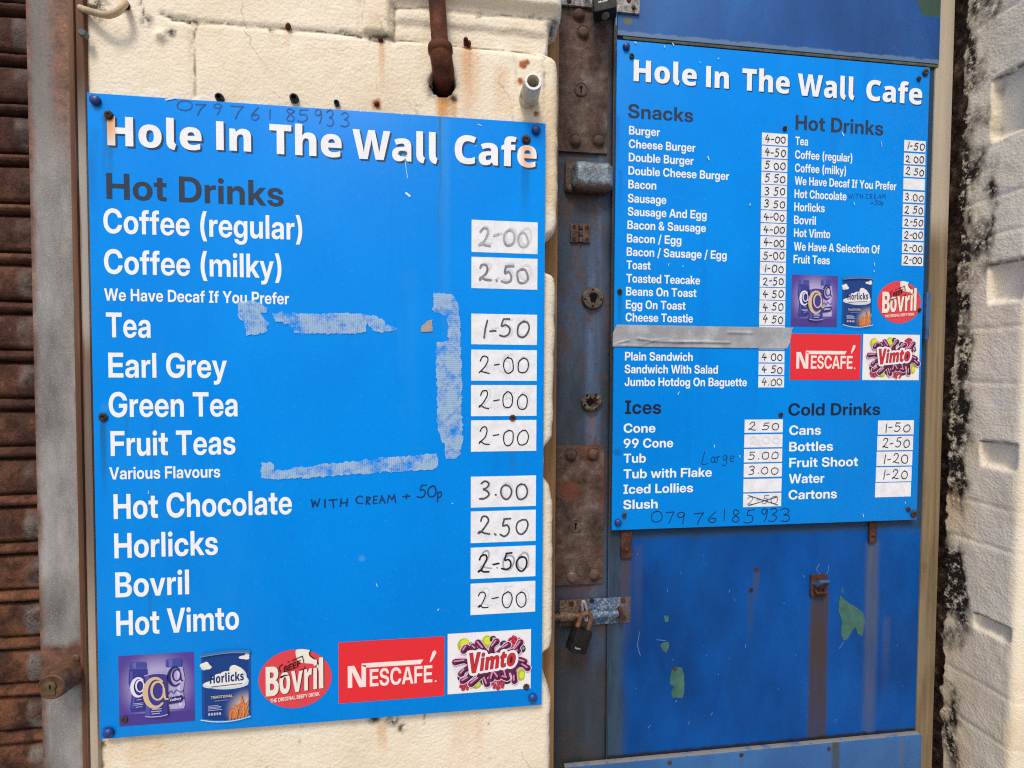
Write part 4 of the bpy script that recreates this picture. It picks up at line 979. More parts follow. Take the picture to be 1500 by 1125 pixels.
grid_mesh('pull_handle', XX, .122 - .016 * sq(np.sin(TT), .8) * en, (za + zb) / 2 + rr * sq(np.cos(TT), .7) * (.55 + .45 * en), m_hnd, parent=door, flip=True)
p = P(831, 278, .13); obj('handle_bolt', MB().dome((p.x + .004, .128, p.z + .002), .007, .005, 12), m_plate, door)
# small butt hinge used as a hasp
p = P(850, 342, .134)
q = MB()
for s_ in (-1, 1): q.box(p.x + s_ * .0105 - .0072, p.x + s_ * .0105 + .0072, .1315, .136, p.z - .0165, p.z + .0165, .002)
hg = obj('small_hinge', q, m_plate, door)
for k in (-1, 0, 1): obj('hinge_knuckle', MB().box(p.x - .0028, p.x + .0028, .129, .136, p.z + k * .011 - .0048, p.z + k * .011 + .0048, .0015), m_plate, hg)
for s_ in (-1, 1):
    for t_ in (-1, 1): obj('screw_head', MB().lathe((p.x + s_ * .0115, .1317, p.z + t_ * .0105), (0, -1, 0), [(.0034, 0), (.0032, .0012), (.0014, .0014), (.0012, .0004)], 12), m_rustd, hg)
# two cylinder roses, one of them broken
m_rose = rust_mat('rose_metal', (52, 44, 38), (92, 80, 70), (134, 120, 104), 70, .6, .4)
p = P(868, 437, .133)
ro = obj('lock_rose', MB().lathe((p.x, .1345, p.z), (0, -1, 0), [(.0195, 0), (.0195, .003), (.0175, .006), (.010, .0068), (.0085, .0040), (.002, .0035)], 30), m_rose, door)
obj('rose_hole', MB().lathe((p.x + .0005, .1300, p.z), (0, -1, 0), [(.0066, 0), (.0062, .0005)], 12, .28, 5), m_black, ro)
for a_ in (95, 190, 350, 265): obj('screw_head', MB().dome((p.x + .0140 * math.cos(rad(a_)), .1288, p.z + .0140 * math.sin(rad(a_))), .0024, .0012, 10), m_black, ro)
p = P(866, 588, .133)
ring = [(p.x + .0135 * math.cos(rad(a_)), .131 + .001 * math.sin(a_), p.z + .0135 * math.sin(rad(a_))) for a_ in range(-210, 62, 12)]
ro2 = obj('broken_rose', MB().tube(ring, [.004 + .0022 * random.random() for _ in ring], 9).lathe((p.x - .001, .1355, p.z), (0, -1, 0), [(.014, 0), (.013, .001)], 14, .2, 3), m_rose, door)
obj('rose_hole', MB().lathe((p.x - .001, .1342, p.z), (0, -1, 0), [(.0075, 0), (.007, .0006)], 12, .3, 9), m_black, ro2)
for a_ in (60, 130, 205, 300): obj('screw_head', MB().dome((p.x + .0140 * math.cos(rad(a_)), .1272, p.z + .0140 * math.sin(rad(a_))), .0022, .0012, 10), m_black, ro2)
# sliding bolt
h = H('bolt_plate'); n = h.noise(60, 5, .75); n2 = h.noise(220, 4, .7); xm = P(862, 895, .13).x
c = h.ramp(n2, (.42, srgb(62, 86, 116)), (.52, srgb(100, 120, 140)), (.64, srgb(172, 172, 164)))
c = h.mix(h.rng(n, .50, .62), c, srgb(62, 92, 134))
c = h.mix(h.rng(h.op('ADD', h.x, h.op('MULTIPLY', h.op('SUBTRACT', n, .5), .05)), xm + .010, xm - .004, 0, 1), c, h.ramp(n2, (.4, srgb(74, 52, 40)), (.6, srgb(118, 98, 82)), (.7, srgb(150, 140, 128))))
xm2 = P(908, 895, .13).x
c = h.mix(h.rng(h.op('ADD', h.x, h.op('MULTIPLY', h.op('SUBTRACT', n, .5), .03)), xm2 - .006, xm2 + .002, 0, .8), c, srgb(92, 74, 66))
m_bolt = h.done(c, .6, metal=.2, bump=h.op('ADD', n, n2), bs=.4, bd=.0015)
x0, x1 = P(819, 895, .131).x, P(923, 893, .131).x
z1, z0 = P(870, 876, .131).z, P(870, 914, .131).z
zm = (z0 + z1) / 2
bl = obj('bolt_plate', MB().box(x0, x1, .1285, .1305, z0, z1, .0008), m_bolt, door)
obj('bolt_rod', MB().tube([(xs0 - .02, .1215, zm - .002), (P(908, 893, .122).x, .1215, zm - .002)], .0058, 16), m_bolt, bl)
for px in (829, 868):
    q = P(px, 895, .125); w2 = .012 if px == 829 else .007
    obj('bolt_keeper', MB().tube([(q.x - w2, .1215, zm - .002), (q.x + w2, .1215, zm - .002)], .0085, 16), m_bolt, bl)
q = P(909, 893, .118); obj('bolt_knob', MB().box(q.x - .0035, q.x + .0035, .111, .127, zm - .010, zm + .008, .003), m_rustd, bl)
for px, py in ((913, 879), (914, 905), (837, 884), (867, 880), (825, 909), (836, 906)):
    q = P(px, py, .128); obj('screw_head', MB().lathe((q.x, .1285, q.z), (0, -1, 0), [(.0045, 0), (.0040, .002), (.002, .0026), (.0015, .0016)], 12), m_rustd, bl)
q = P(857, 892, .112)
ring = [(q.x + .0045 * math.sin(rad(a_)), q.y + .006 * math.cos(rad(a_)), q.z + .0125 * math.cos(rad(a_)) ) for a_ in range(0, 360, 20)]
m_zinc = flat('bright_zinc', srgb(150, 150, 156), .4, .5, .35)
obj('staple_ring', MB().tube([(q.x + .0035 * math.sin(rad(a_)) + .003 * math.cos(rad(a_)) * -1, .113 - .001 * math.sin(rad(a_)), q.z - .004 + .0175 * math.cos(rad(a_))) for a_ in range(-170, 171, 20)], .0026, 10), m_zinc, bl)
# hasp plate at the very top
x0, x1 = P(816, 0, .127).x, P(937, 8, .122).x
ztop = P(900, -40, .124).z
h = H('zinc_plate'); n = h.noise(120, 5, .75)
m_zp = h.done(h.mix(h.rng(h.noise(50, 4, .7), .55, .66), h.ramp(n, (.40, srgb(104, 104, 106)), (.52, srgb(160, 158, 154)), (.62, srgb(196, 192, 186))), srgb(92, 62, 46)), .55, metal=.25, bump=n, bs=.35, bd=.0015)
hp = obj('hasp_plate', MB().box(P(884, 10, .122).x, x1, .121, .1248, P(910, 18, .122).z, ztop, .0008).box(P(800, 8, .127).x, P(868, 8, .127).x, .126, .130, P(845, 9, .127).z, ztop, .0008), m_zp, door)
for px, py in ((928, 11), (921, 1), (834, 2)):
    q = P(px, py, .121); obj('screw_head', MB().dome((q.x, .1212, q.z), .0042, .0022, 12), m_rustd, hp)
# iron straps under the board, a staple plate, two screw holes
for px, yt, yb, wpx in ((918, 760, 818, 8), (1280, 755, 796, 6)):
    z1 = P(px, yt, .124).z; z0 = P(px, yb, .124).z; q = P(px, yb - 10, .124)
    o = obj('iron_strap', MB().box(q.x - wpx / 790, q.x + wpx / 790, .1245, .1298, z0, z1, .002), m_rustd, door)
    obj('strap_bolt', MB().dome((q.x, .1248, q.z + .003), .0045, .003, 12), m_rustd, o)
q = P(1201, 858, .124)
o = obj('staple_plate', MB().box(q.x - .0165, q.x + .0165, .1255, .1298, q.z - .022, q.z + .020, .002), m_rustd, door)
m_bluemetal = flat('painted_staple', srgb(58, 96, 142), .5, .4, .4)
obj('staple', MB().tube([(q.x - .011, .127, q.z + .003), (q.x - .011, .117, q.z + .005), (q.x - .009, .114, q.z + .012), (q.x + .009, .114, q.z + .012), (q.x + .011, .117, q.z + .005), (q.x + .011, .127, q.z + .003)], .0034, 10), m_bluemetal, o)
obj('staple', MB().tube([(q.x - .010, .127, q.z - .004), (q.x - .009, .120, q.z - .012), (q.x + .009, .120, q.z - .012), (q.x + .010, .127, q.z - .004)], .003, 10), m_rustd, o)
for px, py in ((1108, 834), (1100, 864), (989, 979)):
    q = P(px, py, DY); obj('screw_head', MB().lathe((q.x, DY + .001, q.z), (0, -1, 0), [(.0042, 0), (.004, .002), (.0022, .0024), (.0016, .0012)], 12), m_rustd, door)
# right edge of the door leaf: folded blue strip against the post
obj('hinge_leaf', MB().box(P(1357, 470, .121).x - .004, P(1357, 470, .121).x + .004, .118, .1299, P(1357, 497, .12).z, P(1357, 428, .12).z, .001), m_bluemetal, door)

# ------------------------------------------------------------------ timber posts
def pw(h, c):
    c = h.mix(h.mul(h.rng(h.noise(8, 4, .6, (1, 1, .3)), .5, .7), .6), c, srgb(150, 134, 108))
    c = h.mix(h.mul(h.rng(h.z, Z0 + .72, Z0 + .80, 0, 1), .55), c, srgb(206, 196, 176))
    kx, kz = XZ(1355, 830, .127)
    k = h.spot(kx, kz, .010, .8, .3, 60, .014)
    c = h.mix(h.mul(k, .6), c, srgb(112, 88, 60))
    kx, kz = XZ(1375, 70, .127)
    return h.mix(h.mul(h.rng(h.x, kx - .006, kx - .016, 0, 1), h.rng(h.z, kz - .04, kz, 0, .9)), c, srgb(62, 70, 50))
m_post = wood_mat('pale_timber', (84, 70, 50), (124, 106, 80), (150, 133, 104), 55, .7, pw)
x0, x1 = P(1361, 430, .127).x, P(1387.5, 430, .127).x
tagged(obj('timber_post', MB().box(x0, x1, .127, .20, 0, 2.6, .005), m_post), 'pale grained timber door post between the blue door and the mouldy rendered wall', 'post')
m_post2 = wood_mat('brown_timber', (112, 80, 50), (150, 112, 72), (172, 136, 96), 60)
x1 = P(813, 560, .075).x
tagged(obj('timber_post', MB().box(x1 - .07, x1, .06, .13, 0, 2.6, .004), m_post2), 'brown timber post glimpsed in the gaps of the cream wall left of the door', 'post')

# places where the blue has flaked and an older green coat shows
h = H('old_green_paint'); m_green = h.done(h.ramp(h.noise(60, 4, .6), (.3, srgb(56, 92, 84)), (.7, srgb(74, 116, 104))), .6, spec=.2)
for pts in ([(1230, 872), (1236, 877), (1244, 884), (1252, 888), (1264, 897), (1267, 912), (1263, 931), (1256, 929), (1253, 918), (1246, 927), (1242, 935), (1236, 938), (1232, 930), (1233, 910), (1228, 895)],
            [(984, 981), (990, 977), (999, 978), (1002, 990), (1002.5, 1012), (1000, 1022), (985, 1022), (983, 1012), (988, 1006), (982, 1003), (981, 995)], [(967, 944), (972, 941), (980, 940), (980, 947), (976, 956), (971, 953)], [(972, 902), (979, 901), (979, 910), (974, 911)], [(1232, 861), (1235, 860), (1235, 868), (1233, 869)]):
    r = random.Random(int(pts[0][0])); q = [XZ(a, b, DY) for a, b in pts]; out = []
    for i, p in enumerate(q):
        n_ = q[(i + 1) % len(q)]
        for k in range(4):
            t = k / 4; out.append((p[0] + (n_[0] - p[0]) * t + r.uniform(-.0006, .0006), p[1] + (n_[1] - p[1]) * t + r.uniform(-.0006, .0006)))
    sheet('paint_chip', [out], DY - .0004, m_green, door)

m_scuff = flat('pale_scuff', srgb(112, 146, 186), .6, .2, .3)
r = random.Random(5)
for k in range(26):
    px, py = r.uniform(930, 1330), r.uniform(800, 1070)
    a, b = XZ(px, py, DY)
    L = r.choice((.001, .0015, .003, .005)); t = r.uniform(1.0, 2.2)
    sheet('paint_scuff', stroke([(a, b), (a + L * math.cos(t), b + L * math.sin(t))], r.uniform(.0005, .0011)), DY - .0003, m_scuff, door)
for pts in ([(1201, 826), (1196, 834), (1204, 842), (1212, 838), (1214, 828)], [(937, 925), (934, 945), (938, 960)], [(1229, 950), (1236, 940)], [(962, 937), (975, 938)]):
    sheet('paint_scratch', stroke(spline([XZ(a, b, DY) for a, b in pts], 4), .0008), DY - .0003, m_scuff, door)
# ------------------------------------------------------------------ rusty water pipe with elbow
m_pipe = rust_mat('rusty_pipe', (58, 32, 24), (98, 54, 36), (124, 74, 48), 42, .8, .35)
pp = thing('rusty_pipe', (.5, 0, Z0 + .9), 'rust brown iron pipe bending into a dark hole above the larger menu board', 'pipe')
PYc = -.006
a = P(640, 0, PYc); b = P(645, 72, PYc)
dirn = (a - b).normalized()
obj('pipe', MB().tube([b - dirn * .006, b + dirn * .02, b + dirn * .05, b + dirn * .09, b + dirn * 1.2], .0115, 22), m_pipe, pp)
el = [b + dirn * .004, b - dirn * .005]
c0 = b - dirn * .005
for k in range(1, 8):
    t = k / 7 * math.pi / 2
    el.append(c0 - dirn * (.020 * math.sin(t)) + Vector((.003 * k / 7, .020 * (1 - math.cos(t)), 0)))
el.append(el[-1] + Vector((0, .02, 0)))
obj('elbow', MB().tube(el, [.0145, .0150, .0150, .0150, .0150, .0150, .0150, .0148, .0146, .0146], 24), m_pipe, pp)
obj('pipe_collar', MB().lathe(b - dirn * .006, dirn, [(.0150, -.001), (.0168, .0015), (.0170, .0065), (.0164, .0095), (.0125, .0115)], 28), m_pipe, pp)

# ------------------------------------------------------------------ plastic pipe stub
m_pvc_in = flat('grey_pvc_inside', srgb(150, 146, 138), .6, .3, .3)
h = H('white_pvc'); n = h.noise(60, 5, .7)
pb_ = P(774, 146, WY)
c = h.ramp(n, (.35, srgb(176, 166, 142)), (.6, srgb(212, 204, 184)))
c = h.mix(h.rng(h.y, -.034, -.031, 1, 0), c, srgb(240, 240, 238))
c = h.mix(h.mul(h.rng(h.noise(90, 4, .75, off=3), .58, .64), h.rng(h.z, pb_.z + .002, pb_.z - .004)), c, srgb(70, 58, 44))
m_pvc = h.done(c, .45, bump=n, bs=.1, bd=.001)
st_ = thing('plastic_pipe_stub', (pb_.x, WY, pb_.z), 'short open white plastic pipe stub above the right corner of the larger menu board', 'pipe')
tp = MB().lathe((pb_.x, WY + .012, pb_.z), (0, -1, 0), [(.0145, 0), (.0138, .02), (.0122, .050), (.0118, .0545), (.0114, .0555), (.0084, .0555), (.0080, .0545), (.0080, .02)], 30)
obj('tube', tp, m_pvc, st_)
obj('tube_inside', MB().lathe((pb_.x, WY + .012, pb_.z), (0, -1, 0), [(.0078, .019), (.0079, .0215)], 24), m_pvc_in, st_)

# ------------------------------------------------------------------ cable end, top left
m_cab = flat('cream_cable', srgb(196, 172, 140), .6, .3, .3)
pts = [P(118, 12, .006), P(140, 19, -.004), P(158, 22, -.006), P(172, 17, -.006), P(180, 8, -.003), P(184, 4, .012)]
pts = [Vector(q) for q in spline([tuple(q) for q in pts], 6)]
cb = thing('cable', tuple(pts[0]), 'cream painted cable end curling into the cream wall at the top left', 'cable')
obj('cable_sheath', MB().tube(pts, .0040, 12), m_cab, cb)
q = P(184, 8, WY); obj('cable_entry', MB().lathe((q.x, WY + .002, q.z), (0, -1, 0), [(.007, 0), (.006, .004), (.003, .006)], 12, .3, 4), m_rust_small, cb)

# ------------------------------------------------------------------ padlocks
h = H('padlock_black'); n = h.noise(90, 5, .7)
m_pad = h.done(h.ramp(n, (.35, srgb(16, 14, 14)), (.65, srgb(34, 30, 29))), h.rng(n, .3, .7, .5, .7), bump=n, bs=.12, bd=.001, spec=.25)
m_shk = rust_mat('rusty_shackle', (70, 46, 32), (108, 76, 54), (136, 102, 76), 70, .6, .3)
m_white = flat('worn_white_print', srgb(206, 204, 200), .5)
m_steel = flat('steel_grey', srgb(132, 122, 110), .4, .5, .3)
def padlock(name, c, rot, w_, hh, d, label, mark, ring, under=False):
    t = thing(name, tuple(c), label, 'padlock', None)
    E_ = Euler(rot).to_matrix()
    def put(mb):
        mb.v = [tuple(c + E_ @ (Vector(p) - c)) for p in mb.v]; return mb
    obj('padlock_body', put(MB().box(c.x - w_ / 2, c.x + w_ / 2, c.y - d / 2, c.y + d / 2, c.z - hh / 2, c.z + hh / 2, .0035)), m_pad, t)
    r_ = w_ * .33; zt = c.z + hh / 2 - .004
    arc_ = [(c.x - r_, c.y, zt), (c.x - r_, c.y, zt + .018)] + [(c.x - r_ * math.cos(rad(a_)), c.y, zt + .018 + r_ * math.sin(rad(a_))) for a_ in range(15, 180, 15)] + [(c.x + r_, c.y, zt + .018), (c.x + r_, c.y, zt)]
    obj('shackle', put(MB().tube(arc_, .0040, 12)), m_shk, t)
    if mark:
        mk, w0, mz, mx = mark
        p_, wd = text_polys(mk, SANS)
        V, F_ = fill(place(p_, wd, c.x + mx - w0 / 2, c.x + mx + w0 / 2, c.z + mz, w0 / wd * 1.0))
        mb = MB(); mb.add([(x, c.y - d / 2 - .0003, z) for x, z in V], F_)
        obj('marking', put(mb), m_white, t)
    if under:
        obj('key_cylinder', put(MB().lathe((c.x, c.y, c.z - hh / 2 + .002), (0, 0, -1), [(.0065, 0), (.0065, .0035), (.0055, .004)], 18)), m_steel, t)
    return t
c = P(848, 937, .100)
p1 = padlock('padlock', c, (rad(-4), rad(24), rad(14)), .0335, .039, .019, 'black padlock with a rusty shackle hanging from the sliding bolt below the lower lock plate', ('Squire', .011, -.012, -.004), None)
c = P(885, 2, .098)
padlock('padlock', c, (rad(-8), rad(-5), rad(-18)), .037, .052, .022, 'black padlock cut off by the top of the picture, hanging above the smaller menu board', ('Master', .015, -.012, -.002), None, True)
# ------------------------------------------------------------------ menu boards
m_whitev = flat('white_vinyl', srgb(240, 242, 246), .35, .4)
m_slate = flat('slate_vinyl', srgb(48, 60, 78), .4, .2)
m_navy = flat('dark_vinyl', srgb(26, 38, 58), .4, .2)
m_shadowprint = flat('printed_drop_shadow', srgb(22, 52, 84), .4, .4)
h = H('price_label_white'); m_label = h.done(h.ramp(h.noise(60, 4, .7), (.35, srgb(222, 223, 228)), (.6, srgb(238, 239, 242))), .4, spec=.3)
m_ink = {'k': flat('black_ink', srgb(24, 24, 26), .5, .3), 'd': flat('faded_ink', srgb(84, 86, 90), .5, .3, .5), 'm': flat('worn_grey_ink', srgb(140, 142, 146), .5, .3, .5), 'l': flat('rubbed_grey_ink', srgb(176, 176, 180), .5, .3, .4), 'g': flat('ghost_ink', srgb(214, 215, 220), .5, .3), 'b': flat('marker_on_blue', srgb(14, 58, 108), .5, .3, .4), 'n': flat('dark_marker_on_blue', srgb(12, 42, 76), .5, .3, .3), 'f': flat('faint_marker_on_blue', srgb(18, 88, 160), .5, .3, .4)}
m_bluecap = flat('blue_screw_cap', srgb(24, 62, 132), .4, .5, .15)
m_screw = rust_mat('rusted_screw', (30, 22, 18), (70, 50, 38), (110, 84, 62), 160)
m_red = flat('printed_red', srgb(226, 44, 52), .35, .4); m_red2 = flat('printed_soft_red', srgb(222, 66, 76), .35, .4)
m_cream = flat('printed_cream', srgb(238, 228, 214), .4, .4); m_blk = flat('printed_black', srgb(26, 18, 20), .4, .4)
m_pap = flat('printed_white', srgb(236, 234, 236), .35, .4, .02)
m_nes = flat('printed_pale', srgb(250, 226, 220), .4, .4)

def board_mat(name, streaks, spots, shift=0.0):
    h = H(name)
    n = h.noise(4, 4, .55); n2 = h.noise(150, 4, .7)
    c = h.mix(h.rng(n, .35, .68), srgb(0, 133, 228), srgb(0, 141, 236))
    c = h.mix(h.mul(h.rng(n2, .56, .72), .16), c, srgb(80, 160, 222))
    c = h.mix(h.mul(h.rng(h.noise(3, 5, .7, (1, 1, .35), off=shift + 2), .46, .70), .30), c, srgb(40, 146, 226))
    c = h.mix(h.mul(h.rng(h.noise(26, 4, .65, (1, 1, .06), off=shift + 5), .54, .72), .22), c, srgb(14, 104, 190))
    for x, z, w_, L, wob, am, cc in streaks: c = h.mix(h.streak(x, z, w_, L, wob, am), c, srgb(*cc))
    for x, z, r_, am, cc in spots: c = h.mix(h.mul(h.spot(x, z, r_, .7, .5), am), c, srgb(*cc))
    sp = h.mul(h.rng(h.voro(42), .0, .030, 1, 0), h.rng(h.noise(16, 3, .6, off=9 + shift), .56, .60))
    c = h.mix(h.mul(sp, .8), c, srgb(196, 216, 236))
    return h.done(c, h.rng(n2, .3, .7, .26, .36), bump=h.noise(7, 2), bs=.05, bd=.004, spec=.10)

def qpx(pts, y): return [XZ(a, b, y) for a, b in pts]
def rect(x0, x1, z0, z1): return [(x0, z0), (x1, z0), (x1, z1), (x0, z1)]
LAY = .00025

class Art:
    """printed artwork laid in a rectangle: u, v in 0..1, each layer a hair above the last"""
    def __init__(s, parent, x0, x1, z0, z1, y): s.p, s.x0, s.x1, s.z0, s.z1, s.y, s.k = parent, x0, x1, z0, z1, y, 0; s.last = None
    def m(s, u, v): return (s.x0 + u * (s.x1 - s.x0), s.z0 + v * (s.z1 - s.z0))
    def poly(s, pts): return [s.m(*q) for q in pts]
    def clip(s, polys, u0=0.0, u1=1.0, v0=0.0, v1=1.0):
        (xa, za), (xb, zb) = s.m(u0, v0), s.m(u1, v1)
        out = []
        for p in polys:
            for ax, lim, sg in ((0, xa, 1), (0, xb, -1), (1, za, 1), (1, zb, -1)):
                q = []
                for i in range(len(p)):
                    a, b = p[i - 1], p[i]
                    da, db = (a[ax] - lim) * sg, (b[ax] - lim) * sg
                    if (da >= 0) != (db >= 0):
                        t = da / (da - db); q.append((a[0] + (b[0] - a[0]) * t, a[1] + (b[1] - a[1]) * t))
                    if db >= 0: q.append(b)
                p = q
                if not p: break
            if len(p) > 2: out.append(p)
        return out
    def each(s, name, polys, mat_):
        s.k += 1
        for p in polys: sheet(name, [p], s.y - .00016 * s.k, mat_, s.p)
    def add(s, name, polys, mat_, parent=None, clip=None):
        if clip: polys = s.clip(polys, *clip)
        s.k += 1
        s.last = sheet(name, polys, s.y - .00016 * s.k, mat_, parent or s.p); return s.last
    def text(s, t, font, u0, u1, v, cap, skew=0.0, tilt=0.0, k=4):
        p, wd = text_polys(t, font, None, 0, k)
        su = (u1 - u0) / wd
        return [[s.m(u0 + (a + skew * b) * su, v + b * cap + tilt * (a * su)) for a, b in q] for q in p]
    def ell(s, u, v, ru, rv, n=20, rot=0): return s.poly([(u + a, v + b) for a, b in [(ru * math.cos(t) * math.cos(rot) - rv * math.sin(t) * math.sin(rot), ru * math.cos(t) * math.sin(rot) + rv * math.sin(t) * math.cos(rot)) for t in [2 * math.pi * i / n for i in range(n)]]])
    def pen(s, pts, w, closed=False, taper=None, sm=4):
        q = spline(pts, sm, closed) if sm else pts
        if taper: 
            tp = np.interp(np.linspace(0, 1, len(q)), np.linspace(0, 1, len(taper)), taper)
            return stroke(s.poly(q), w * (s.z1 - s.z0), closed, list(tp))
        return stroke(s.poly(q), w * (s.z1 - s.z0), closed)

def art_mats():
    M = {}
    h = H('printed_purple'); M['purple'] = h.done(h.ramp(h.noise(16, 2), (.3, srgb(84, 66, 150)), (.7, srgb(98, 78, 160))), .35, spec=.4)
    for k_, c_ in dict(glow1=(120, 102, 182), glow2=(156, 140, 206), glow3=(190, 178, 222), bottle=(54, 58, 140), bottle_hi=(82, 84, 164), cap=(66, 76, 158), cap_hi=(96, 104, 180), tin=(60, 60, 142), tin_hi=(86, 84, 166), lilac=(178, 166, 212), lilac_hi=(206, 198, 228), script=(226, 224, 240), gold=(214, 184, 146), gold_hi=(240, 224, 200), ink=(44, 42, 104), pale=(176, 176, 214), floor=(76, 58, 140),
                     navy=(20, 62, 130), navy2=(28, 74, 142), rim=(70, 112, 168), rim_hi=(120, 156, 200), cloud=(232, 228, 222), cloud2=(206, 212, 222), horl=(16, 54, 120), tan=(210, 192, 160), wheat=(198, 112, 58), wheat2=(226, 150, 92), halo=(226, 200, 180), halo2=(120, 130, 168),
                     splash=(104, 34, 72), splash_hi=(206, 140, 184), splash_lo=(58, 22, 44), pink=(236, 206, 226), lime=(176, 190, 44), lime_hi=(214, 222, 70), berry=(44, 42, 54), berry_hi=(150, 148, 164), rasp=(176, 34, 62), rasp_hi=(226, 96, 120), vred=(206, 40, 50), vshade=(150, 140, 144), pal=(226, 222, 226)).items():
        M[k_] = flat('printed_' + k_, srgb(*c_), .35, .4)
    return M
AM = art_mats()

def art_bottles(board, x0, x1, z0, z1, y):
    hh = H('printed_purple_backdrop')
    cc = hh.mix(hh.spot((x0 + x1) / 2, z0 + (z1 - z0) * .54, (x1 - x0) * .58, .95, .0), srgb(84, 64, 150), srgb(206, 196, 230))
    bg = sheet('product_picture', [rect(x0, x1, z0, z1)], y, hh.done(cc, .35, spec=.4), board); bg['label'] = 'purple picture of two bottles and a tin'
    a = Art(bg, x0, x1, z0, z1, y)
    a.add('backdrop_floor', [a.poly([(0, 0), (1, 0), (1, .16), (0, .16)])], AM['floor'])
    L = [(.16, .19), (.34, .19), (.37, .24), (.35, .45), (.39, .62), (.38, .80), (.14, .80), (.13, .62), (.17, .45), (.145, .24)]
    a.add('bottle', [a.poly(L)], AM['bottle'])
    a.add('bottle_highlight', [a.poly([(.17, .25), (.20, .25), (.215, .45), (.185, .62), (.19, .78), (.155, .78), (.15, .62), (.185, .45)])], AM['bottle_hi'])
    a.add('bottle_cap', [a.poly([(.15, .81), (.37, .81), (.37, .885), (.35, .90), (.17, .90), (.15, .885)])], AM['cap'])
    a.add('cap_highlight', [a.poly([(.19, .815), (.24, .815), (.24, .895), (.19, .895)])], AM['cap_hi'])
    Rb = [(.68, .20), (.86, .20), (.88, .25), (.85, .45), (.88, .62), (.85, .80), (.64, .80), (.61, .62), (.65, .45), (.66, .25)]
    a.add('bottle', [a.poly(Rb)], AM['lilac']); a.add('bottle_highlight', [a.poly([(.80, .24), (.84, .24), (.81, .45), (.83, .62), (.81, .78), (.77, .78), (.79, .62), (.775, .45)])], AM['lilac_hi'])
    a.add('bottle_cap', [a.poly([(.63, .81), (.84, .81), (.84, .90), (.82, .92), (.65, .92), (.63, .90)])], AM['cap']); a.add('cap_highlight', [a.poly([(.67, .815), (.72, .815), (.72, .915), (.67, .915)])], AM['cap_hi'])
    def script(cu, cv, r_, w_, mt, nm='letter_swirl'):
        arc1 = [(cu + r_ * 1.0 * math.cos(t) * .82, cv + r_ * 1.25 * math.sin(t)) for t in [rad(q) for q in range(48, 330, 22)]]
        arc2 = [(cu + r_ * .18 + r_ * .62 * math.cos(t) * .8, cv + r_ * .16 + r_ * .78 * math.sin(t)) for t in [rad(q) for q in range(20, 385, 22)]] + [(cu + r_ * .74, cv - r_ * .5), (cu + r_ * .95, cv - r_ * .62)]
        a.add(nm, a.pen(arc1, w_, taper=[.5, .8, 1.2, 1.4, 1.3, .9, .5]) + a.pen(arc2, w_ * .7, taper=[.6, .9, 1, .9, .7, .8, .9, .7]), mt)
    script(.27, .55, .105, .035, AM['script']); script(.755, .67, .105, .030, AM['ink'])
    a.add('fine_print', a.pen([(.66, .43), (.70, .47), (.73, .43), (.77, .48), (.82, .44), (.86, .47)], .010), AM['ink'])
    a.add('name_flash', [a.poly([(.665, .28), (.83, .30), (.87, .36), (.84, .40), (.68, .375)])], AM['ink'])
    a.add('name_script', a.text('Cadbury', HUMAN, .685, .83, .322, .035, .2, .12), AM['script'])
    for v, u0, u1 in ((.375, .25, .31), (.325, .21, .33), (.305, .22, .33), (.275, .24, .32)): a.add('fine_print', a.pen([(u0, v), (u1, v + .006)], .010, sm=0), AM['pale'])
    a.add('tin', [a.poly([(.365, .145), (.50, .128), (.655, .15), (.655, .72), (.50, .738), (.36, .71)])], AM['tin'])
    a.add('tin_highlight', [a.poly([(.375, .15), (.42, .142), (.42, .722), (.372, .712)])], AM['tin_hi'])
    a.add('tin_rim', a.pen([(.36, .715), (.43, .735), (.52, .742), (.60, .735), (.655, .722)], .014), AM['lilac'])
    a.add('tin_rim', a.pen([(.365, .142), (.43, .128), (.52, .126), (.60, .132), (.655, .146)], .014), AM['pale'])
    script(.505, .47, .165, .05, AM['gold']); 
    for v, u0, u1 in ((.28, .49, .54), (.235, .46, .58), (.205, .45, .58), (.175, .46, .56)): a.add('fine_print', a.pen([(u0, v), (u1, v + .004)], .013, sm=0), AM['pale'])
    return bg

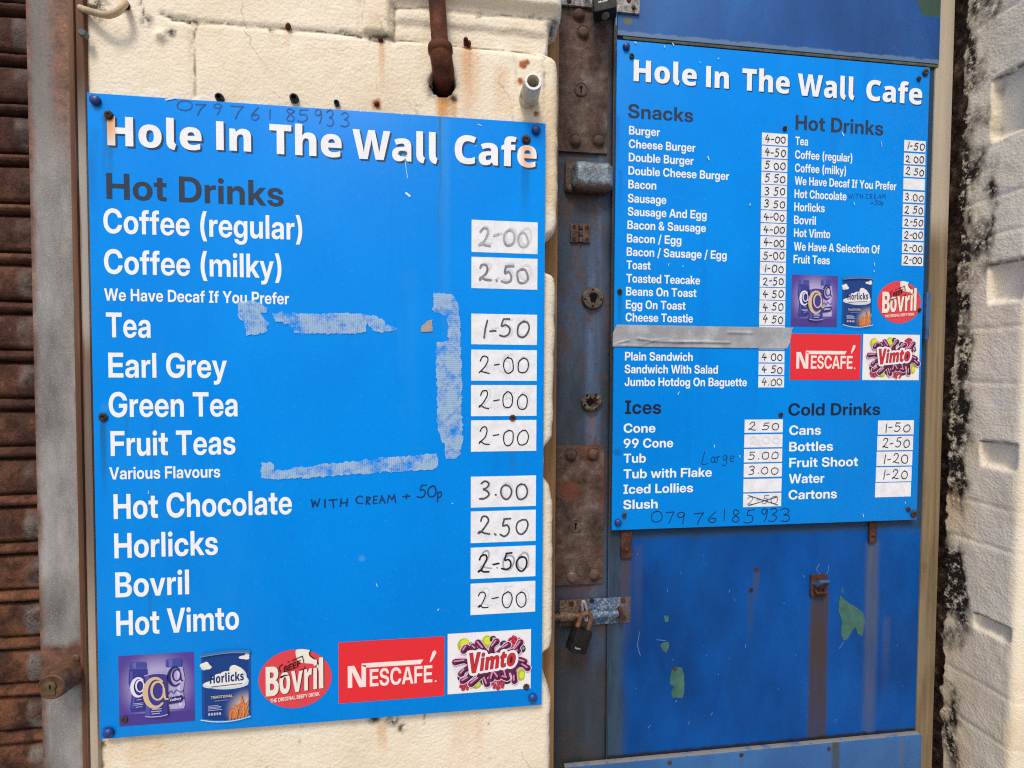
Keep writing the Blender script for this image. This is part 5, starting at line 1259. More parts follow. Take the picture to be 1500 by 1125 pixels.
def art_tin(board, x0, x1, z0, z1, y):
    a = Art(None, x0, x1, z0, z1, y)
    body = a.poly([(0, .05), (.25, .012), (.5, 0), (.75, .012), (1, .05), (1, .955), (0, .955)])
    hh = H('printed_tin_blue')
    cc = hh.mix(hh.spot(x0 + (x1 - x0) * .92, z0 + (z1 - z0) * .14, (x1 - x0) * .5, .9, .0), srgb(20, 62, 130), srgb(226, 204, 186))
    bg = sheet('product_picture', [body], y, hh.done(cc, .35, spec=.4), board); bg['label'] = 'dark blue drinks tin with clouds and wheat'; a.p = bg
    a.each('tin_edge', [a.poly([(0, .05), (.06, .04), (.06, .955), (0, .955)]), a.poly([(.95, .045), (1, .05), (1, .955), (.95, .955)])], AM['navy2'])
    def cloud(bl, mt): a.add('cloud', [a.ell(*b) for b in bl], mt)
    cloud([(.20, .52, .18, .05), (.36, .56, .18, .10), (.55, .50, .40, .06), (.50, .60, .16, .09), (.72, .60, .20, .14), (.84, .54, .12, .07), (.68, .70, .11, .07), (.06, .77, .07, .04)], AM['cloud2'])
    cloud([(.22, .535, .15, .04), (.36, .58, .16, .09), (.55, .53, .36, .06), (.50, .62, .15, .08), (.70, .64, .17, .12), (.82, .56, .11, .06), (.66, .73, .09, .05), (.07, .80, .10, .035), (.14, .77, .07, .03), (.10, .82, .05, .03), (.86, .88, .10, .025), (.93, .905, .05, .03), (.92, .87, .06, .025)], AM['cloud'])
    a.add('name_lettering', a.text('Horlicks', HUMAN, .17, .86, .535, .125, 0, .03), AM['horl'])
    a.add('fine_print', a.pen([(.2, .492), (.82, .512)], .010, sm=0), AM['horl'])
    a.add('variety_lettering', a.text('TRADITIONAL', SANS, .19, .63, .325, .036, 0, .02), AM['tan'])
    a.add('fine_print', a.pen([(.27, .29), (.54, .298)], .012, sm=0), AM['halo2'])
    for v, u1 in ((.225, .34), (.205, .40), (.188, .38), (.165, .42)): a.add('fine_print', a.pen([(.14, v), (u1, v + .006)], .009, sm=0), AM['pale'])
    a.add('fine_print', [a.ell(.16 + .055 * i, .115, .022, .022, 10) for i in range(5)], AM['pale'])
    W_ = []; W2 = []
    for (u0, v0, u1, v1, c_) in ((.58, .03, .72, .16, .05), (.64, .03, .80, .20, .05), (.70, .03, .86, .26, .04), (.76, .03, .92, .24, .02), (.84, .04, .80, .36, -.02), (.82, .04, .96, .28, 0), (.66, .05, .66, .22, -.05), (.9, .05, .94, .16, 0)):
        W_ += a.pen([(u0, v0), ((u0 + u1) / 2 - c_, (v0 + v1) / 2 + abs(c_)), (u1, v1)], .034, taper=[.8, 1, .9, .25])
        W2 += a.pen([(u0 + .02, v0 + .01), ((u0 + u1) / 2 - c_ + .02, (v0 + v1) / 2 + abs(c_)), (u1, v1 - .03)], .009)
    a.add('wheat_ears', W_, AM['wheat']); a.add('wheat_ears', W2, AM['wheat2'])
    a.add('tin_lid', [a.poly([(-.02, .925), (-.02, .965), (.25, .985), (.5, 1.0), (.75, 1.0), (1.01, .985), (1.01, .945), (.75, .965), (.4, .955)])], AM['rim'])
    a.add('tin_rim', a.pen([(-.01, .93), (.3, .953), (.6, .965), (1.0, .948)], .008), AM['rim_hi']); a.add('tin_rim', a.pen([(.0, .048), (.25, .012), (.5, .002), (.75, .014), (1, .05)], .014), AM['cloud2'])
    return bg

def art_oval(board, cx, cz, rx, rz, y):
    a = Art(None, cx - rx, cx + rx, cz - rz, cz + rz, y)
    bg = sheet('product_picture', [disc(cx, cz, rx, rz, 48)], y, m_red2, board); bg['label'] = 'red oval badge with cream lettering'; a.p = bg
    nk = [(.51, .985), (.56, 1.0), (.62, .995), (.71, .965), (.70, .91), (.715, .87), (.78, .80), (.82, .72), (.815, .60), (.80, .68), (.74, .735), (.66, .75), (.58, .77), (.53, .82), (.51, .90)]
    a.add('bottle_neck', [a.poly(spline(nk, 3, True))], m_cream)
    a.add('neck_outline', a.pen([(.71, .965), (.695, .915), (.715, .865), (.78, .80), (.825, .72), (.83, .62)], .02), m_blk)
    big = a.text('B', HUMAN, .10, .275, .235, .50, 0, .02) + a.text('ovri', HUMAN, .285, .80, .255, .47, 0, .10) + a.text('I', HUMAN, .825, .885, .31, .53)
    sh_ = [[(x + .018 * 2 * rx * .5, z - .012 * 2 * rz * .5) for x, z in q] for q in big]
    a.add('lettering_shadow', sh_, m_blk); a.add('name_lettering', big, m_cream)
    st = a.text('BEEF', SANS, .345, .575, .62, .105, 0, .42)
    a.add('stamp_lettering', st, m_blk)
    a.add('stamp_frame', a.pen([(.30, .635), (.28, .72), (.33, .765)], .014, sm=0) + a.pen([(.40, .80), (.42, .805)], .014, sm=0) + a.pen([(.46, .82), (.60, .885), (.62, .77)], .014, sm=0) + a.pen([(.56, .645), (.64, .665), (.63, .70)], .014, sm=0), m_blk)
    a.add('lettering_shadow', a.pen([(.31, .55), (.36, .575), (.42, .58)], .03, taper=[1.2, .7, .4]), m_blk)
    a.add('strapline', a.text('THE ORIGINAL BEEFY DRINK', SANS, .16, .835, .125, .065, 0, .10), m_cream)
    return bg

def art_red(board, x0, x1, z0, z1, y):
    bg = sheet('product_picture', [rect(x0, x1, z0, z1)], y, m_red, board); bg['label'] = 'red rectangle with pale coffee lettering'
    a = Art(bg, x0, x1, z0, z1, y)
    L = a.text('N', HUMAN, .085, .255, .245, .36) + a.text('ESCAFE', SANS, .29, .885, .245, .285)
    L += [a.poly([(.215, .60), (.255, .56), (.77, .56), (.80, .635), (.215, .635)])]
    L += a.pen([(.865, .59), (.885, .66), (.905, .74)], .05, taper=[.4, 1, 1.3])
    a.add('name_lettering', L, m_nes); a.add('small_mark', [a.ell(.918, .26, .010, .017, 12)], m_nes)
    return bg

def art_splash(board, x0, x1, z0, z1, y, seed=3):
    bg = sheet('product_picture', [rect(x0, x1, z0, z1)], y, m_pap, board); bg['label'] = 'white picture of a purple fruit splash with red lettering'
    a = Art(bg, x0, x1, z0, z1, y)
    # fruit behind the splash, then the splash arms, then the name
    a.add('printed_cast', [a.ell(.5, .47, .44, .36, 30)], AM['pal'])
    a.each('grape', [a.ell(.19, .80, .075, .115), a.ell(.47, .83, .065, .11), a.ell(.34, .15, .065, .09), a.ell(.88, .24, .05, .10)], AM['lime'])
    a.each('grape', [a.ell(.20, .83, .05, .07), a.ell(.475, .85, .045, .07), a.ell(.345, .15, .04, .05), a.ell(.89, .24, .03, .06)], AM['lime_hi'])
    bs = [(.54, .87, .04, .06), (.28, .79, .03, .05), (.67, .78, .045, .06), (.90, .68, .035, .06), (.16, .27, .045, .06), (.43, .18, .04, .06), (.71, .16, .05, .055)]
    a.each('blackcurrant', [a.ell(*b) for b in bs], AM['berry']); a.each('blackcurrant_shine', [a.ell(b[0] + .006, b[1] + .012, b[2] * .45, b[3] * .4) for b in bs], AM['berry_hi'])
    r = random.Random(seed)
    for cu, cv, ru, rv in ((.80, .80, .075, .115), (.21, .16, .075, .10), (.60, .15, .075, .12)):
        R1 = []; R2 = []
        for _ in range(46):
            t = r.uniform(0, 6.28); q = math.sqrt(r.random())
            R1.append(a.ell(cu + ru * q * math.cos(t), cv + rv * q * math.sin(t), .016, .024, 9))
            if _ % 3 == 0: R2.append(a.ell(cu + ru * q * math.cos(t), cv + rv * q * math.sin(t), .006, .009, 7))
        a.add('raspberry', R1, AM['rasp']); a.add('raspberry_shine', R2, AM['rasp_hi'])
    arms = [[(.34, .60), (.27, .72), (.22, .78), (.19, .72)], [(.36, .62), (.33, .74), (.30, .78)], [(.46, .64), (.42, .74), (.36, .84)], [(.40, .62), (.38, .72)], [(.52, .64), (.53, .76), (.58, .84)], [(.60, .62), (.66, .72), (.72, .77)],
            [(.70, .62), (.80, .68), (.87, .80)], [(.76, .60), (.84, .66)], [(.30, .50), (.20, .55), (.09, .54)], [(.28, .44), (.20, .40), (.16, .34)], [(.30, .36), (.24, .26), (.18, .22)], [(.40, .32), (.36, .24), (.28, .16)],
            [(.46, .32), (.44, .24), (.47, .14)], [(.54, .32), (.52, .22)], [(.62, .32), (.66, .24), (.71, .22)], [(.68, .34), (.70, .24)], [(.78, .36), (.80, .24), (.80, .16)], [(.82, .44), (.90, .42), (.96, .36)], [(.86, .50), (.92, .47)], [(.56, .32), (.60, .24)]]
    A1 = []; A0 = []; A2 = []; A3 = []
    for q in arms:
        A0 += a.pen(q, .140, taper=[1, .72, .98]); A1 += a.pen(q, .112, taper=[1.1, .70, .98])
        q2 = [(u - .010, v + .018) for u, v in q[-2:]]
        A2 += a.pen(q2, .026, sm=0, taper=None); A3 += a.pen([(u + .014, v - .020) for u, v in q], .022)
    A1.append(a.ell(.56, .47, .33, .20)); A0.append(a.ell(.56, .47, .335, .21))
    a.add('splash_edge', A0, AM['pink']); a.add('splash', A1, AM['splash']); a.add('splash', A3, AM['splash_lo']); a.add('splash_shine', A2, AM['splash_hi'])
    txt = [a.text('V', HUMAN, .245, .375, .345, .33, .10, .06), a.text('imto', HUMAN, .385, .80, .375, .27, .16, .13)]
    txt = txt[0] + txt[1]
    def grow(w_):
        o_ = []
        for p_ in txt:
            q = p_ if p_area(p_) > 0 else p_[::-1]
            o_.append(q); o_ += stroke(q, w_ * (z1 - z0), True)
        return o_
    a.add('lettering_outline', grow(.10), m_pap); a.add('lettering_shadow', grow(.012), AM['berry']); a.add('name_lettering', txt, AM['vred'])
    return bg

# ---- the larger board
def board_slab(name, parent, corners, y, thick, m):
    pts = [XZ(*c, y) for c in corners]      # TL TR BR BL
    x0 = (pts[0][0] + pts[3][0]) / 2; x1 = (pts[1][0] + pts[2][0]) / 2; z1 = (pts[0][1] + pts[1][1]) / 2; z0 = (pts[2][1] + pts[3][1]) / 2
    obj(name, MB().box(x0, x1, y, y + thick, z0, z1, .0008), m, parent, auto=30)
    return x0, x1, z0, z1
def cap_screw(parent, px, py, y, r_=.0062):
    p = P(px, py, y)
    obj('screw_cap', MB().lathe((p.x, y, p.z), (0, -1, 0), [(r_, 0), (r_ * 1.02, .0022), (r_ * .86, .0044), (r_ * .5, .0056), (r_ * .15, .006)], 20), m_bluecap, parent)
def rust_screw(parent, px, py, y, r_=.0048):
    p = P(px, py, y)
    obj('screw', MB().lathe((p.x, y, p.z), (0, -1, 0), [(r_, 0), (r_, .0006), (r_ * .86, .0013), (r_ * .5, .0015), (r_ * .40, .0014), (r_ * .3, .0002)], 16, .06, int(px)), m_screw, parent)

Y1 = 0.0
s = lambda px, py, y=Y1: XZ(px, py, y)
st = [(*s(644.5, 150), .0024, .30, .0022, .9, (58, 104, 104)), (*s(652, 165), .010, .5, .006, .22, (88, 160, 206)), (*s(642, 300), .0022, .16, .002, .7, (52, 110, 120)), (*s(770, 205), .009, .14, .004, .75, (24, 74, 112)), (*s(157, 172), .010, .15, .005, .7, (40, 92, 120)),
      (*s(151, 612), .006, .14, .003, .7, (34, 84, 120)), (*s(186, 612), .0035, .05, .002, .5, (40, 110, 140)), (*s(271, 795), .004, .09, .003, .35, (40, 120, 180)), (*s(751, 660), .006, .06, .003, .3, (40, 100, 140)), (*s(136, 190), .008, .25, .004, .45, (24, 96, 160)), (*s(600, 400), .02, .35, .02, .15, (60, 150, 220)), (*s(220, 860), .004, .08, .002, .35, (30, 100, 160))]
sp = [(*s(141, 152), .011, .6, (60, 110, 150)), (*s(159, 172), .009, .8, (50, 50, 50)), (*s(160, 1072), .012, .7, (20, 60, 90)), (*s(785, 193), .009, .5, (40, 80, 110)), (*s(771, 204), .009, .8, (46, 56, 60)), (*s(780, 1022), .010, .6, (24, 66, 90)), (*s(151, 611), .008, .6, (40, 70, 90)), (*s(751, 611), .007, .5, (50, 60, 60)),
      (*s(530, 818), .006, .35, (110, 170, 220)), (*s(152, 596), .007, .5, (60, 140, 210))]
m_b1 = board_mat('blue_board_large', st, sp)
B1 = thing('menu_board', (.297, .003, Z0 + .42), 'larger blue hot drinks menu board screwed to the cream painted wall', 'menu board', 'blue menu boards of the cafe')
board_slab('board_panel', B1, ((127, 135), (799, 181), (794, 1031), (146, 1085)), Y1, .003, m_b1)
YL = Y1 - LAY
h = H('white_vinyl_rusted')
c = h.mix(h.rng(h.noise(30, 3), .4, .7), srgb(240, 242, 246), srgb(232, 234, 240))
c = h.mix(h.streak(*s(161, 172), .009, .060, .004, 1.0, hard=.4, lo=.6), c, srgb(226, 158, 84)); c = h.mix(h.spot(*s(160, 172), .008, .6, .4), c, srgb(90, 60, 40))
c = h.mix(h.streak(*s(771, 214), .013, .110, .006, 1.0, hard=.15, lo=.7), c, srgb(228, 164, 84)); c = h.mix(h.spot(*s(590, 225), .008, .5, .8, 200, .005), c, srgb(70, 70, 74))
m_title = h.done(c, .4, spec=.4)
def title(board, words, y, mt):
    for i, (wd, a, b, c_, d) in enumerate(words):
        p = text_px(wd, HUMAN, a, b, c_, d, y, 6)
        dx = .0022 if board is B1 else .0016
        sheet('title_shadow', [[(x + dx, z - dx) for x, z in q] for q in p], y, m_shadowprint, board)
        sheet('title_word', p, y - LAY, mt, board)
title(B1, (('Hole', 157.5, 212.7, 295.5, 43), ('In', 317, 219.5, 368, 42), ('The', 395, 225, 500.5, 43.5), ('Wall', 516.5, 232, 641, 43), ('Cafe', 666, 239, 786, 41.5)), YL, m_title)
def line(board, y, name, t, a, b, c_, d, mt=m_whitev):
    return sheet(name, text_px(t, SANS, a, b, c_, d, y), y, mt, board)
line(B1, YL, 'heading', 'Hot Drinks', 156, 291, 415.5, 38, m_slate)
for t, a, b, c_, d in (('Coffee (regular)', 151.7, 341.2, 442.7, 36), ('Coffee (milky)', 152.7, 400.8, 412.3, 36), ('We Have Decaf If You Prefer', 152.7, 440.3, 423.3, 18), ('Tea', 155.7, 494, 220.7, 36.5), ('Earl Grey', 159, 553, 332.7, 36.5),
                       ('Green Tea', 159.5, 611, 348, 36.5), ('Fruit Teas', 162.3, 668, 345, 36.5), ('Various Flavours', 160, 702.5, 322.7, 18), ('Hot Chocolate', 166.7, 760.5, 427.7, 36.5), ('Horlicks', 167.7, 818, 319.3, 36.5), ('Bovril', 169.3, 875.3, 277.3, 36.7), ('Hot Vimto', 170.7, 931.5, 350.3, 36.5)):
    line(B1, YL, 'item_lettering', t, a, b, c_, d)
def price(board, y, x0, x1, ztop_px, zbot_px, xl_px, txt, ink, wpx, lay, seed, ghost=None, hw=(.09, .9), hh=(.22, .8)):
    z1 = XZ(xl_px, ztop_px, y)[1]; z0 = XZ(xl_px, zbot_px, y)[1]
    lb = sheet('price_label', [rect(x0, x1, z0, z1)], y, m_label, board)
    W_, Hh = x1 - x0, z1 - z0
    def wr(t, ink_, dx=0, dz=0, k_=0, sc=1.0):
        if not t: return
        wt = {'-': .62, '.': .40, ':': .42, ' ': .42, '1': .62}
        tot = sum(wt.get(q, 1) for q in t); u = hw[0] + dx; cw = (hw[1] - hw[0]) / tot
        ch = []
        r = random.Random(seed + k_)
        for q in t:
            w_ = wt.get(q, 1) * cw
            if q != ' ':
                sz = (hh[1] - hh[0]) * Hh * r.uniform(.88, 1.06) * (.88 if q == '0' else 1) * sc
                sxw = (w_ if q in '-.:' else (cw * .9)) * W_ / (.62 if q not in '-.:' else .42)
                ch.append((q, x0 + u * W_ + .1 * cw * W_, z0 + (hh[0] + dz + r.uniform(-.04, .05)) * Hh, sxw * .82, sz))
            u += w_
        sheet('handwriting', hand_polys(ch, wpx, .03, seed + k_), y - LAY * (1 + k_), m_ink[ink_], lb)
    if ghost: wr(ghost[0], ghost[1], .03, .06, 0)
    wr(txt, ink, 0, 0, 1)
    return lb, z0, z1
x0 = s(690.3, 500)[0]; x1 = s(786.5, 500)[0]
for i, (zt, zb, t, ink, wp, gh) in enumerate(((321.7, 369, '2-00', 'l', .0030, ('2-00', 'g')), (376, 422, '2.50', 'm', .0030, ('2.50', 'g')), (459.3, 504.3, '1-50', 'd', .0024, ('1-50', 'g')), (512, 557.7, '2-00', 'k', .0016, ('1.50', 'g')), (564, 609.7, '2-00', 'k', .0016, ('2.50', 'g')),
                                          (615.7, 661.7, '2-00', 'k', .0016, None), (698.3, 743.7, '3:00', 'd', .0024, ('3.00', 'g')), (749.3, 795.7, '2.50', 'd', .0024, None), (802.3, 848.3, '2-50', 'k', .0024, ('2.00', 'l')), (855, 901, '2-00', 'k', .0016, ('2.50', 'g')))):
    price(B1, YL, x0, x1, zt, zb, 690.3, t, ink, wp, 0, 100 + i * 7, gh)
def hand_line(board, y, chars, ink, w_, seed, name='handwritten_note'):
    """chars: (char, px x, px baseline, px width, px height)"""
    ch = []
    for q, px, py, pw_, ph_ in chars:
        a = XZ(px, py, y); b = XZ(px + pw_, py, y); t = XZ(px, py - ph_, y)
        ch.append((q, a[0], a[1], (b[0] - a[0]) / .6, t[1] - a[1]))
    return sheet(name, hand_polys(ch, w_, .03, seed), y, m_ink[ink], board)
hand_line(B1, YL, [(q, x, yb, w_, h_) for q, x, yb, w_, h_ in zip('07976185933', (257, 284, 309, 338, 366, 393, 418, 436, 460, 478, 498), (161, 168, 167, 173, 175, 174, 177, 178, 180, 185, 186), (24, 16, 16, 18, 14, 5, 16, 16, 13, 12, 14), (15, 17, 16, 19, 18, 14, 18, 18, 20, 24, 22))], 'f', .0016, 5, 'phone_number')
hand_line(B1, YL, [(q, x, yb, w_, h_) for q, x, yb, w_, h_ in zip('WITHCREAM', (456, 475, 483, 498, 521, 535, 546, 556, 568), (743, 743, 743, 742, 738, 739, 738, 737, 736), (13, 3, 12, 12, 12, 9, 8, 9, 12), (12, 11, 11, 11, 11, 11, 11, 11, 11))] + [('+', 590, 733, 12, 14), ('5', 611, 729, 13, 18), ('0', 626, 728, 12, 16), ('p', 640, 730, 8, 15)], 'b', .0021, 8)
# tape residue
def residue(name, axis):
    h = H(name)
    wv = h.wave(112, axis, 1.2)
    br = h.op('ADD', h.op('MULTIPLY', h.noise(38, 5, .7), .8), h.op('MULTIPLY', h.noise(230, 4, .75), .2))
    fc = h.op('ADD', h.op('MULTIPLY', wv, .20), h.rng(br, .40, .54, .12, .60), clamp=True)
    fc = h.mul(fc, h.rng(br, .36, .43))
    return h.done(srgb(176, 206, 226), .6, bump=wv, bs=.2, bd=.0004, spec=.2, alpha=fc)
m_resx, m_resz = residue('tape_residue_ribbed_across', 'X'), residue('tape_residue_ribbed_down', 'Z')
def rag(pts, y, amp=.0016, seed=0):
    r = random.Random(seed); q = qpx(pts, y); out = []
    for i, p in enumerate(q):
        n_ = q[(i + 1) % len(q)]; L = math.hypot(n_[0] - p[0], n_[1] - p[1]); m = max(1, int(L / .0035))
        for k in range(m):
            t = k / m; out.append((p[0] + (n_[0] - p[0]) * t + r.uniform(-amp, amp), p[1] + (n_[1] - p[1]) * t + r.uniform(-amp, amp)))
    return out
YT = YL - LAY * 3
for i, pts in enumerate(([(346, 442), (372, 440), (391, 452), (390, 457), (380, 460), (393, 472), (390, 488), (360, 492), (357, 470), (349, 465)], [(400, 460), (412, 457), (428, 459), (470, 459), (520, 459), (548, 462), (562, 470), (564, 476), (580, 479), (582, 483), (560, 487), (546, 484), (538, 470), (536, 484), (525, 488), (470, 489), (431, 489), (429, 478), (404, 470)],
           [(634, 429), (658, 430), (671, 441), (673, 462), (676, 560), (678, 640), (674, 664), (668, 671), (655, 672), (652, 655), (645, 641), (641, 620), (640, 560), (639, 501), (656, 500), (656, 462), (634, 457)], [(383, 678), (399, 677), (401, 690), (470, 681), (560, 671), (640, 664), (642, 680), (636, 687), (560, 692), (480, 698), (400, 702), (383, 701)])):
    sheet('tape_residue', [rag(pts, YT, seed=i)], YT, m_resz if i == 2 else m_resx, B1)
sheet('tape_scrap', [rag([(616, 486), (618, 477), (626, 470), (633, 468), (633.5, 486)], YT, .0006)], YT, flat('buff_tape_scrap', srgb(172, 160, 150), .6, .3, .2), B1)
m_scr = flat('white_scratch', srgb(206, 222, 238), .5, .3)
def scratch(board, y, lst):
    for pts, w_ in lst: sheet('scratch', stroke(qpx(pts, y), w_), y, m_scr, board)
scratch(B1, YL - LAY * 2, [([(593, 232), (595, 248), (597, 261)], .0007), ([(595, 283), (600, 287)], .003), ([(529, 158), (528, 164)], .0008), ([(588, 163), (589, 169)], .0008), ([(643, 892), (641, 894)], .001), ([(551, 855), (553, 859)], .0009), ([(218, 719), (217, 723)], .0008), ([(243, 146), (258, 143)], .0022), ([(697, 213), (697, 214)], .001), ([(662, 737), (663, 738)], .001), ([(700, 182), (705, 184)], .001), ([(660, 1076), (672, 1077)], .001)])
# product pictures
YA = YL
q = [s(173.3, 960), s(284.2, 955), s(284.2, 1056), s(173.3, 1064)]
art_bottles(B1, q[0][0], q[1][0], s(174, 1064)[1], s(173, 961)[1], YA)
art_tin(B1, s(295.5, 1000)[0], s(367.6, 1000)[0], s(330, 1055)[1], s(330, 951.5)[1], YA)
ce = s(432.8, 994); art_oval(B1, ce[0], ce[1], s(486, 994)[0] - ce[0], s(433, 951)[1] - ce[1], YA)
art_red(B1, s(496, 985)[0], s(650.7, 985)[0], s(496, 1030.5)[1], s(496, 941)[1], YA)
art_splash(B1, s(655.7, 970)[0], s(777.5, 970)[0], s(656, 1017)[1], s(656, 928.5)[1], YA)
for px, py in ((141, 148), (785, 191), (160, 1072), (780, 1021)): cap_screw(B1, px, py, Y1)
for px, py, r_ in ((159, 168, .0052), (771, 204, .0058), (151, 611, .0052), (751, 612, .0044), (182, 1054, .0042), (771, 1006, .0046)): rust_screw(B1, px, py, Y1 - LAY * 5, r_)

# ---- the smaller board on the door
Y2 = .1197
s2 = lambda px, py: XZ(px, py, Y2)
st = [(*s2(908, 430), .006, .08, .003, .6, (24, 80, 120)), (*s2(914, 756), .005, .03, .002, .5, (60, 80, 90)), (*s2(905, 170), .006, .12, .004, .35, (16, 84, 150)), (*s2(1346, 118), .005, .04, .002, .5, (30, 90, 130)), (*s2(909, 250), .005, .10, .004, .3, (20, 90, 160))]
sp = [(*s2(925, 82), .006, .6, (30, 50, 60)), (*s2(1356, 105), .008, .6, (30, 50, 70)), (*s2(1346, 115), .006, .6, (40, 50, 60)), (*s2(1339, 753), .014, .6, (14, 62, 120)), (*s2(904, 663), .010, .55, (10, 90, 170)), (*s2(1347, 454), .005, .8, (16, 34, 50)), (*s2(1196, 290), .006, .3, (110, 170, 220))]
m_b2 = board_mat('blue_board_small', st, sp, 4)
B2 = thing('menu_board', (1.03, Y2 + .003, Z0 + .63), 'smaller looking blue snacks, ices and drinks menu board fixed on the blue steel door', 'menu board', 'blue menu boards of the cafe')
board_slab('board_panel', B2, ((905, 58), (1362, 99), (1343, 763), (895, 775)), Y2, .003, m_b2)
YR = Y2 - LAY
title(B2, (('Hole', 928, 118.7, 1020.5, 31.5), ('In', 1034, 127.5, 1067.5, 31), ('The', 1087, 132, 1156.5, 32), ('Wall', 1168, 139.5, 1251.3, 32), ('Cafe', 1268.5, 147, 1350.7, 30.5)), YR, m_whitev)
line(B2, YR, 'heading', 'Snacks', 920, 172.3, 1015.5, 20.5, m_slate); line(B2, YR, 'heading', 'Hot Drinks', 1165.3, 189.6, 1294, 21.5, m_slate)
line(B2, YR, 'heading', 'Ices', 915.5, 606.5, 968.5, 20, m_navy); line(B2, YR, 'heading', 'Cold Drinks', 1154.7, 608.8, 1289.3, 18, m_navy)
for t, a, b, c_ in (('Burger', 921.3, 196.8, 966.7), ('Cheese Burger', 921, 216.6, 1018.7), ('Double Burger', 921, 236.2, 1016), ('Double Cheese Burger', 920.5, 255.8, 1068), ('Bacon', 920.3, 275.8, 961.3), ('Sausage', 919.7, 296.3, 976), ('Sausage And Egg', 919.5, 315.7, 1035), ('Bacon & Sausage', 919, 335.4, 1034), ('Bacon / Egg', 918.3, 355, 998),
                    ('Bacon / Sausage / Egg', 918, 374.7, 1064.5), ('Toast', 917.7, 394, 952.8), ('Toasted Teacake', 917.5, 413.7, 1025.3), ('Beans On Toast', 917, 432.8, 1020), ('Egg On Toast', 916.7, 452, 1004), ('Cheese Toastie', 916.3, 470.8, 1015), ('Plain Sandwich', 915.5, 528, 1014.7), ('Sandwich With Salad', 915, 546.7, 1051.5), ('Jumbo Hotdog On Baguette', 915, 565.5, 1094)):
    line(B2, YR, 'item_lettering', t, a, b, c_, 12.6)
for t, a, b, c_ in (('Tea', 1165, 212.3, 1183.5), ('Coffee (regular)', 1164.5, 232.2, 1248.5), ('Coffee (milky)', 1164.3, 251.8, 1239.3), ('We Have Decaf If You Prefer', 1164, 270.5, 1313), ('Hot Chocolate', 1163.7, 289.7, 1240), ('Horlicks', 1163.3, 308.8, 1208), ('Bovril', 1163, 328, 1195), ('Hot Vimto', 1163, 346.9, 1216), ('We Have A Selection Of', 1162.7, 366.8, 1288.5), ('Fruit Teas', 1162.3, 385.5, 1215.5)):
    line(B2, YR, 'item_lettering', t, a, b, c_, 12.4)
for t, a, b, c_ in (('Cone', 913.5, 634, 960), ('99 Cone', 913.5, 656.2, 986), ('Tub', 913.5, 678.2, 946), ('Tub with Flake', 913.3, 701, 1042.5), ('Iced Lollies', 913.3, 723.5, 1015), ('Slush', 913, 746, 963.3)):
    line(B2, YR, 'item_lettering', t, a, b, c_, 13.5)
for t, a, b, c_ in (('Cans', 1156, 637.2, 1202.3), ('Bottles', 1156, 661.2, 1220), ('Fruit Shoot', 1156, 684.7, 1256.5), ('Water', 1155.3, 708.2, 1207.3), ('Cartons', 1155, 731.8, 1225.7)):
    line(B2, YR, 'item_lettering', t, a, b, c_, 13.8)
def column(rows, xl0, xr0_, seed, hw=(.10, .95)):
    for i, (zt, zb, t, ink, xl, xr_) in enumerate(rows):
        price(B2, YR, s2(xl, (zt + zb) / 2)[0], s2(xr_, (zt + zb) / 2)[0], zt, zb, xl, t, ink, .00155, 0, seed + 11 * i, None, hw, (.18, .82))
xlx = lambda y_: 1116 - (y_ - 194) * .0150
rows = [(a, a + 17.6, t, 'k') for a, t in zip((194, 213.2, 232.3, 251.4, 270.1, 288.8, 307.7, 326.6, 345.6, 364.6, 383.5, 402.3, 421.2, 439.9, 458.4), ('4-00', '4-50', '5 00', '5 50', '3 50', '3 50', '4-00', '4-00', '4-00', '5-00', '1-00', '2-50', '4 50', '4 50', '4 50'))] + [(476.9, 486, '', 'k'), (503, 511.6, '', 'k')] + [(514.1, 530.9, '4 00', 'k'), (532.5, 549.2, '4 50', 'k'), (551, 567.5, '4.00', 'd')]
column([(a, b, t, i_, xlx(a), xlx(a) + 37.8) for a, b, t, i_ in rows], 0, 0, 300)
rows = [(a, a + 16.4, t, i_) for a, t, i_ in ((204.8, '1-50', 'k'), (223.7, '2 00', 'k'), (242.2, '2 50', 'k'), (260.8, '', 'k'), (279.8, '3.00', 'd'), (298.5, '2 50', 'k'), (316.9, '2-50', 'k'), (335.4, '2-00', 'k'), (353.9, '2-00', 'k'), (372.4, '2-00', 'k'))]
column([(a, b, t, i_, 1324.3 - (a - 205) * .0215, 1355.7 - (a - 205) * .0215) for a, b, t, i_ in rows], 0, 0, 500, (.06, .97))
for i, (a, b, t, gh) in enumerate(((614.7, 634, '2 50', None), (636.5, 655.7, '', ('2.00', 'g')), (657.9, 677.4, '5.00', None), (679.5, 699.3, '3.00', None), (701.9, 721.2, '', None), (723.2, 743, '2-50', None))):
    lb, za, zb = price(B2, YR, s2(1089.5, 680)[0], s2(1145.3, 680)[0], a, b, 1089.5, t, 'k' if i < 5 else 'm', .0014, 0, 700 + 9 * i, gh, (.08, .93), (.2, .8))
    if i == 5:
        q = [s2(1096, 725.5), s2(1139, 739.5), s2(1096, 740.5), s2(1138, 727.5)]
        sheet('crossing_out', stroke(q[:2], .0013) + stroke(q[2:], .0013), YR - LAY * 3, m_ink['k'], lb)
for i, (a, b, t) in enumerate(((616, 636.8, '1-50'), (639, 660, '2-50'), (661.8, 682.8, '1-20'), (684.6, 706.2, '1-20'), (707.4, 728.6, ''))):
    price(B2, YR, s2(1284.6 - i * .4, 672)[0], s2(1337 - i * .4, 672)[0], a, b, 1284, t, 'k', .0016, 0, 800 + 9 * i, None, (.12, .92), (.18, .84))
hand_line(B2, YR, [(q, x, yb, w_, h_) for q, x, yb, w_, h_ in zip('Large', (1028, 1041, 1049, 1058, 1068), (680, 678, 677, 676, 676.5), (11, 9, 8, 9, 9), (18, 16, 16, 16, 15))], 'n', .0013, 21)
